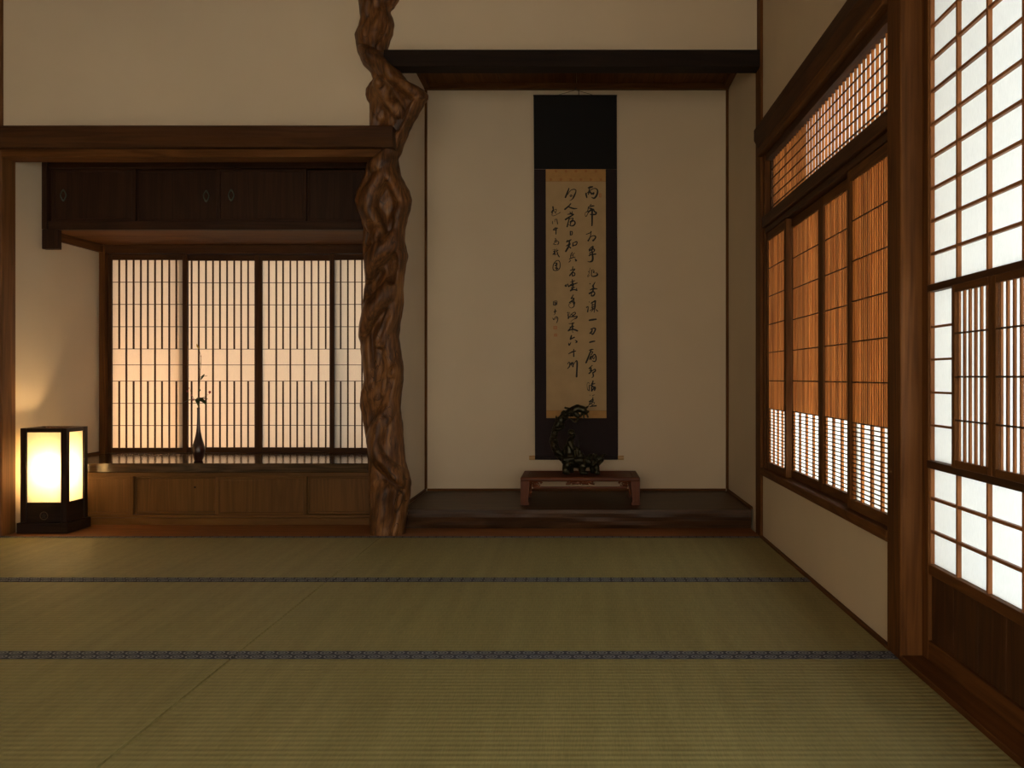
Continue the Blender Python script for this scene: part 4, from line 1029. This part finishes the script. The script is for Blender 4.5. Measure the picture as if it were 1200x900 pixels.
def slat_panel(y0, y1, xf, label, nwide, hidden_near=.0):
    """y0<y1; inner face at xf"""
    t = thing('slatted_shoji', (xf + .012, (y0 + y1) / 2, .348), label, 'sliding panel', GR)
    st = .032
    box('stile', xf, xf + .026, y0, y0 + st, .348, 1.511, 'post', t); box('stile', xf, xf + .026, y1 - st, y1, .348, 1.511, 'post', t)
    box('rail', xf + .001, xf + .025, y0 + st, y1 - st, .348, .384, 'post', t); box('rail', xf + .001, xf + .025, y0 + st, y1 - st, 1.472, 1.511, 'post', t)
    a, b = y0 + st, y1 - st
    xs0, xs1 = xf + .0085, xf + .0165
    zs = .645
    box('paper', xf + .0170, xf + .0175, a, b, .384, 1.472, SHOJI, t, bev=0)
    n = round((b - a) / .0222)
    for i in range(n):
        y = a + (b - a) * (i + .5) / n + R.uniform(-.0014, .0014)
        wd = R.choice((.0085, .0095, .0105))
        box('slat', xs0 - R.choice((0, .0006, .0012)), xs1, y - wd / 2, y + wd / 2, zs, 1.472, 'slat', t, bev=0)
    for i in range(nwide + 1):
        y = a + (b - a) * (i + .0) / nwide
        y = min(max(y, a + .0085), b - .0085)
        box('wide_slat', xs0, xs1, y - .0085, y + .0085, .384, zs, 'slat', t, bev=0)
    for k in range(0, 6):
        z = zs + .1378 * k
        box('cross_bar', xs0 - .003, xs0 - .0012, a, b, z - .0022, z + .0022, 'beam', t, bev=0)
    for k in range(1, 17):
        z = .384 + (zs - .384) * k / 17
        box('fine_bar', xs0 - .003, xs0 - .0005, a, b, z - .0021, z + .0021, 'post', t, bev=0)


slat_panel(4.00, 4.427, .934, 'slatted sliding panel farthest from the camera, next to the corner post', 4)
slat_panel(3.532, 4.05, .9612, 'second slatted sliding panel from the corner, brightest orange slats', 4)
slat_panel(3.035, 3.5315, .9612, 'third slatted sliding panel from the corner', 4)
slat_panel(2.640, 3.093, .934, 'slatted sliding panel nearest the camera, beside the thick post', 4)


def transom():
    y0, y1, z0, z1 = 2.637, 4.404, 1.5945, 1.8685
    t = thing('lattice_transom', (.97, (y0 + y1) / 2, z0), 'fine wooden lattice transom above the slatted sliding panels', 'transom')
    xf = .958
    n = round((y1 - y0) / .0450)
    for i in range(1, n):
        y = y0 + (y1 - y0) * i / n
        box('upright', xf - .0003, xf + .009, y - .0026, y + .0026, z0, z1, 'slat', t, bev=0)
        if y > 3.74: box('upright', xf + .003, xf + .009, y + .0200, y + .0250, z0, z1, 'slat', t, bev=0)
    for k in range(1, 6):
        z = z0 + (z1 - z0) * k / 6
        box('cross_bar', xf - .002, xf - .0004, y0, y1, z - .0034, z + .0034, 'post', t, bev=0)
    box('paper', xf + .0095, xf + .010, y0, y1, z0, z1, SHOJI, t, bev=0)
transom()

# ================================================================== TALL PAPER DOOR
def tall_door(y1, label, full):
    """y1 = far edge"""
    y0 = y1 - .95; xf = .975
    t = thing('shoji_door', (xf + .012, (y0 + y1) / 2, .013), label, 'shoji door', 'tall paper doors in the right wall')
    zt = 1.929
    box('stile', xf, xf + .030, y1 - .044, y1, .013, zt, 'post', t); box('stile', xf, xf + .030, y0, y0 + .044, .013, zt, 'post', t)
    a, b = y0 + .044, y1 - .044
    box('rail', xf + .001, xf + .029, a, b, 1.885, zt, 'post', t)
    box('rail', xf - .004, xf + .029, a, b, 1.036, 1.056, 'beam', t); box('rail', xf - .004, xf + .029, a, b, .548, .569, 'beam', t)
    box('rail', xf + .001, xf + .029, a, b, .252, .281, 'post', t); box('rail', xf + .001, xf + .029, a, b, .013, .068, 'post', t)
    xp = xf + .0175; xb = xf + .006
    # inner edge strips beside the paper
    for ya, yb2 in ((b - .003, b), (a, a + .003)):
        box('edge_strip', xb, xp, ya, yb2, .281, 1.885, 'bar', t, bev=0)
    box('paper', xp + .0003, xp + .0008, a, b, 1.056, 1.885, SHOJI, t, bev=0)
    box('paper', xp + .0003, xp + .0008, (b - .21 if full else a), b, .569, 1.036, SHOJI, t, bev=0)
    box('paper', xp + .0003, xp + .0008, a, b, .281, .548, SHOJI, t, bev=0)
    ycol = [b - .172 * k for k in range(1, 5)]
    for y in ycol:
        for za, zb in ((1.056, 1.885), (.281, .548)):
            box('upright_bar', xb, xp, y - .0048, y + .0048, za, zb, 'bar', t, bev=.0008)
    for z in (1.142, 1.2335, 1.323, 1.4125, 1.502, 1.594, 1.684, 1.775, 1.866, .371, .463):
        box('cross_bar', xb + .001, xp, a, b, z - .0042, z + .0042, 'bar', t, bev=.0008)
    for z in (.6664, .7576, .849, .939):
        box('cross_bar', xb + .001, xp, (b - .21 if full else a), b, z - .003, z + .003, 'bar', t, bev=.0005)
    # wainscot boards
    nb = 6; wdt = (b - a) / nb
    for i in range(nb):
        box('board', xf + .010, xf + .020, a + wdt * i + .0006, a + wdt * (i + 1) - .0006, .068, .252, 'beam', t, ax=2, bev=.0012)
    return t


def sash(y1, w_, label, xf=.956):
    y0 = y1 - w_
    t = thing('sliding_shoji', (xf + .006, y1 - w_ / 2, .570), label, 'sash', 'small slatted sashes in the tall paper doors')
    zt, zb = 1.035, .570
    box('stile', xf, xf + .0165, y1 - .018, y1, zb, zt, 'post', t); box('stile', xf, xf + .0165, y0, y0 + .018, zb, zt, 'post', t)
    a, b = y0 + .018, y1 - .018
    box('rail', xf, xf + .0165, a, b, zb, zb + .019, 'post', t); box('rail', xf, xf + .0165, a, b, zt - .019, zt, 'post', t)
    n = 6
    for i in range(n):
        y = b - (b - a) * (i + .55) / n
        box('slat', xf + .003, xf + .0085, y - .0042, y + .0042, zb + .019, zt - .019, 'bar', t, bev=0)
    box('paper', xf + .0090, xf + .0095, a, b, zb + .019, zt - .019, SHOJI, t, bev=0)
    for z in (.911, .801, .691):
        box('cross_bar', xf + .0012, xf + .0028, a, b, z - .0022, z + .0022, 'beam', t, bev=0)


tall_door(2.5255, 'tall paper door with square grid and board foot, beside the thick post', True)
tall_door(1.574, 'second tall paper door, nearer the camera than the one beside the post', False)
tall_door(.623, 'third tall paper door, farthest along from the thick post', False)
sash(2.282, .222, 'small slatted sash in the paper door, nearer the thick post')
sash(2.059, .222, 'small slatted sash in the paper door, cut by the right edge of the photo')
sash(1.836, .222, 'third small slatted sash in the paper door, outside the photo')
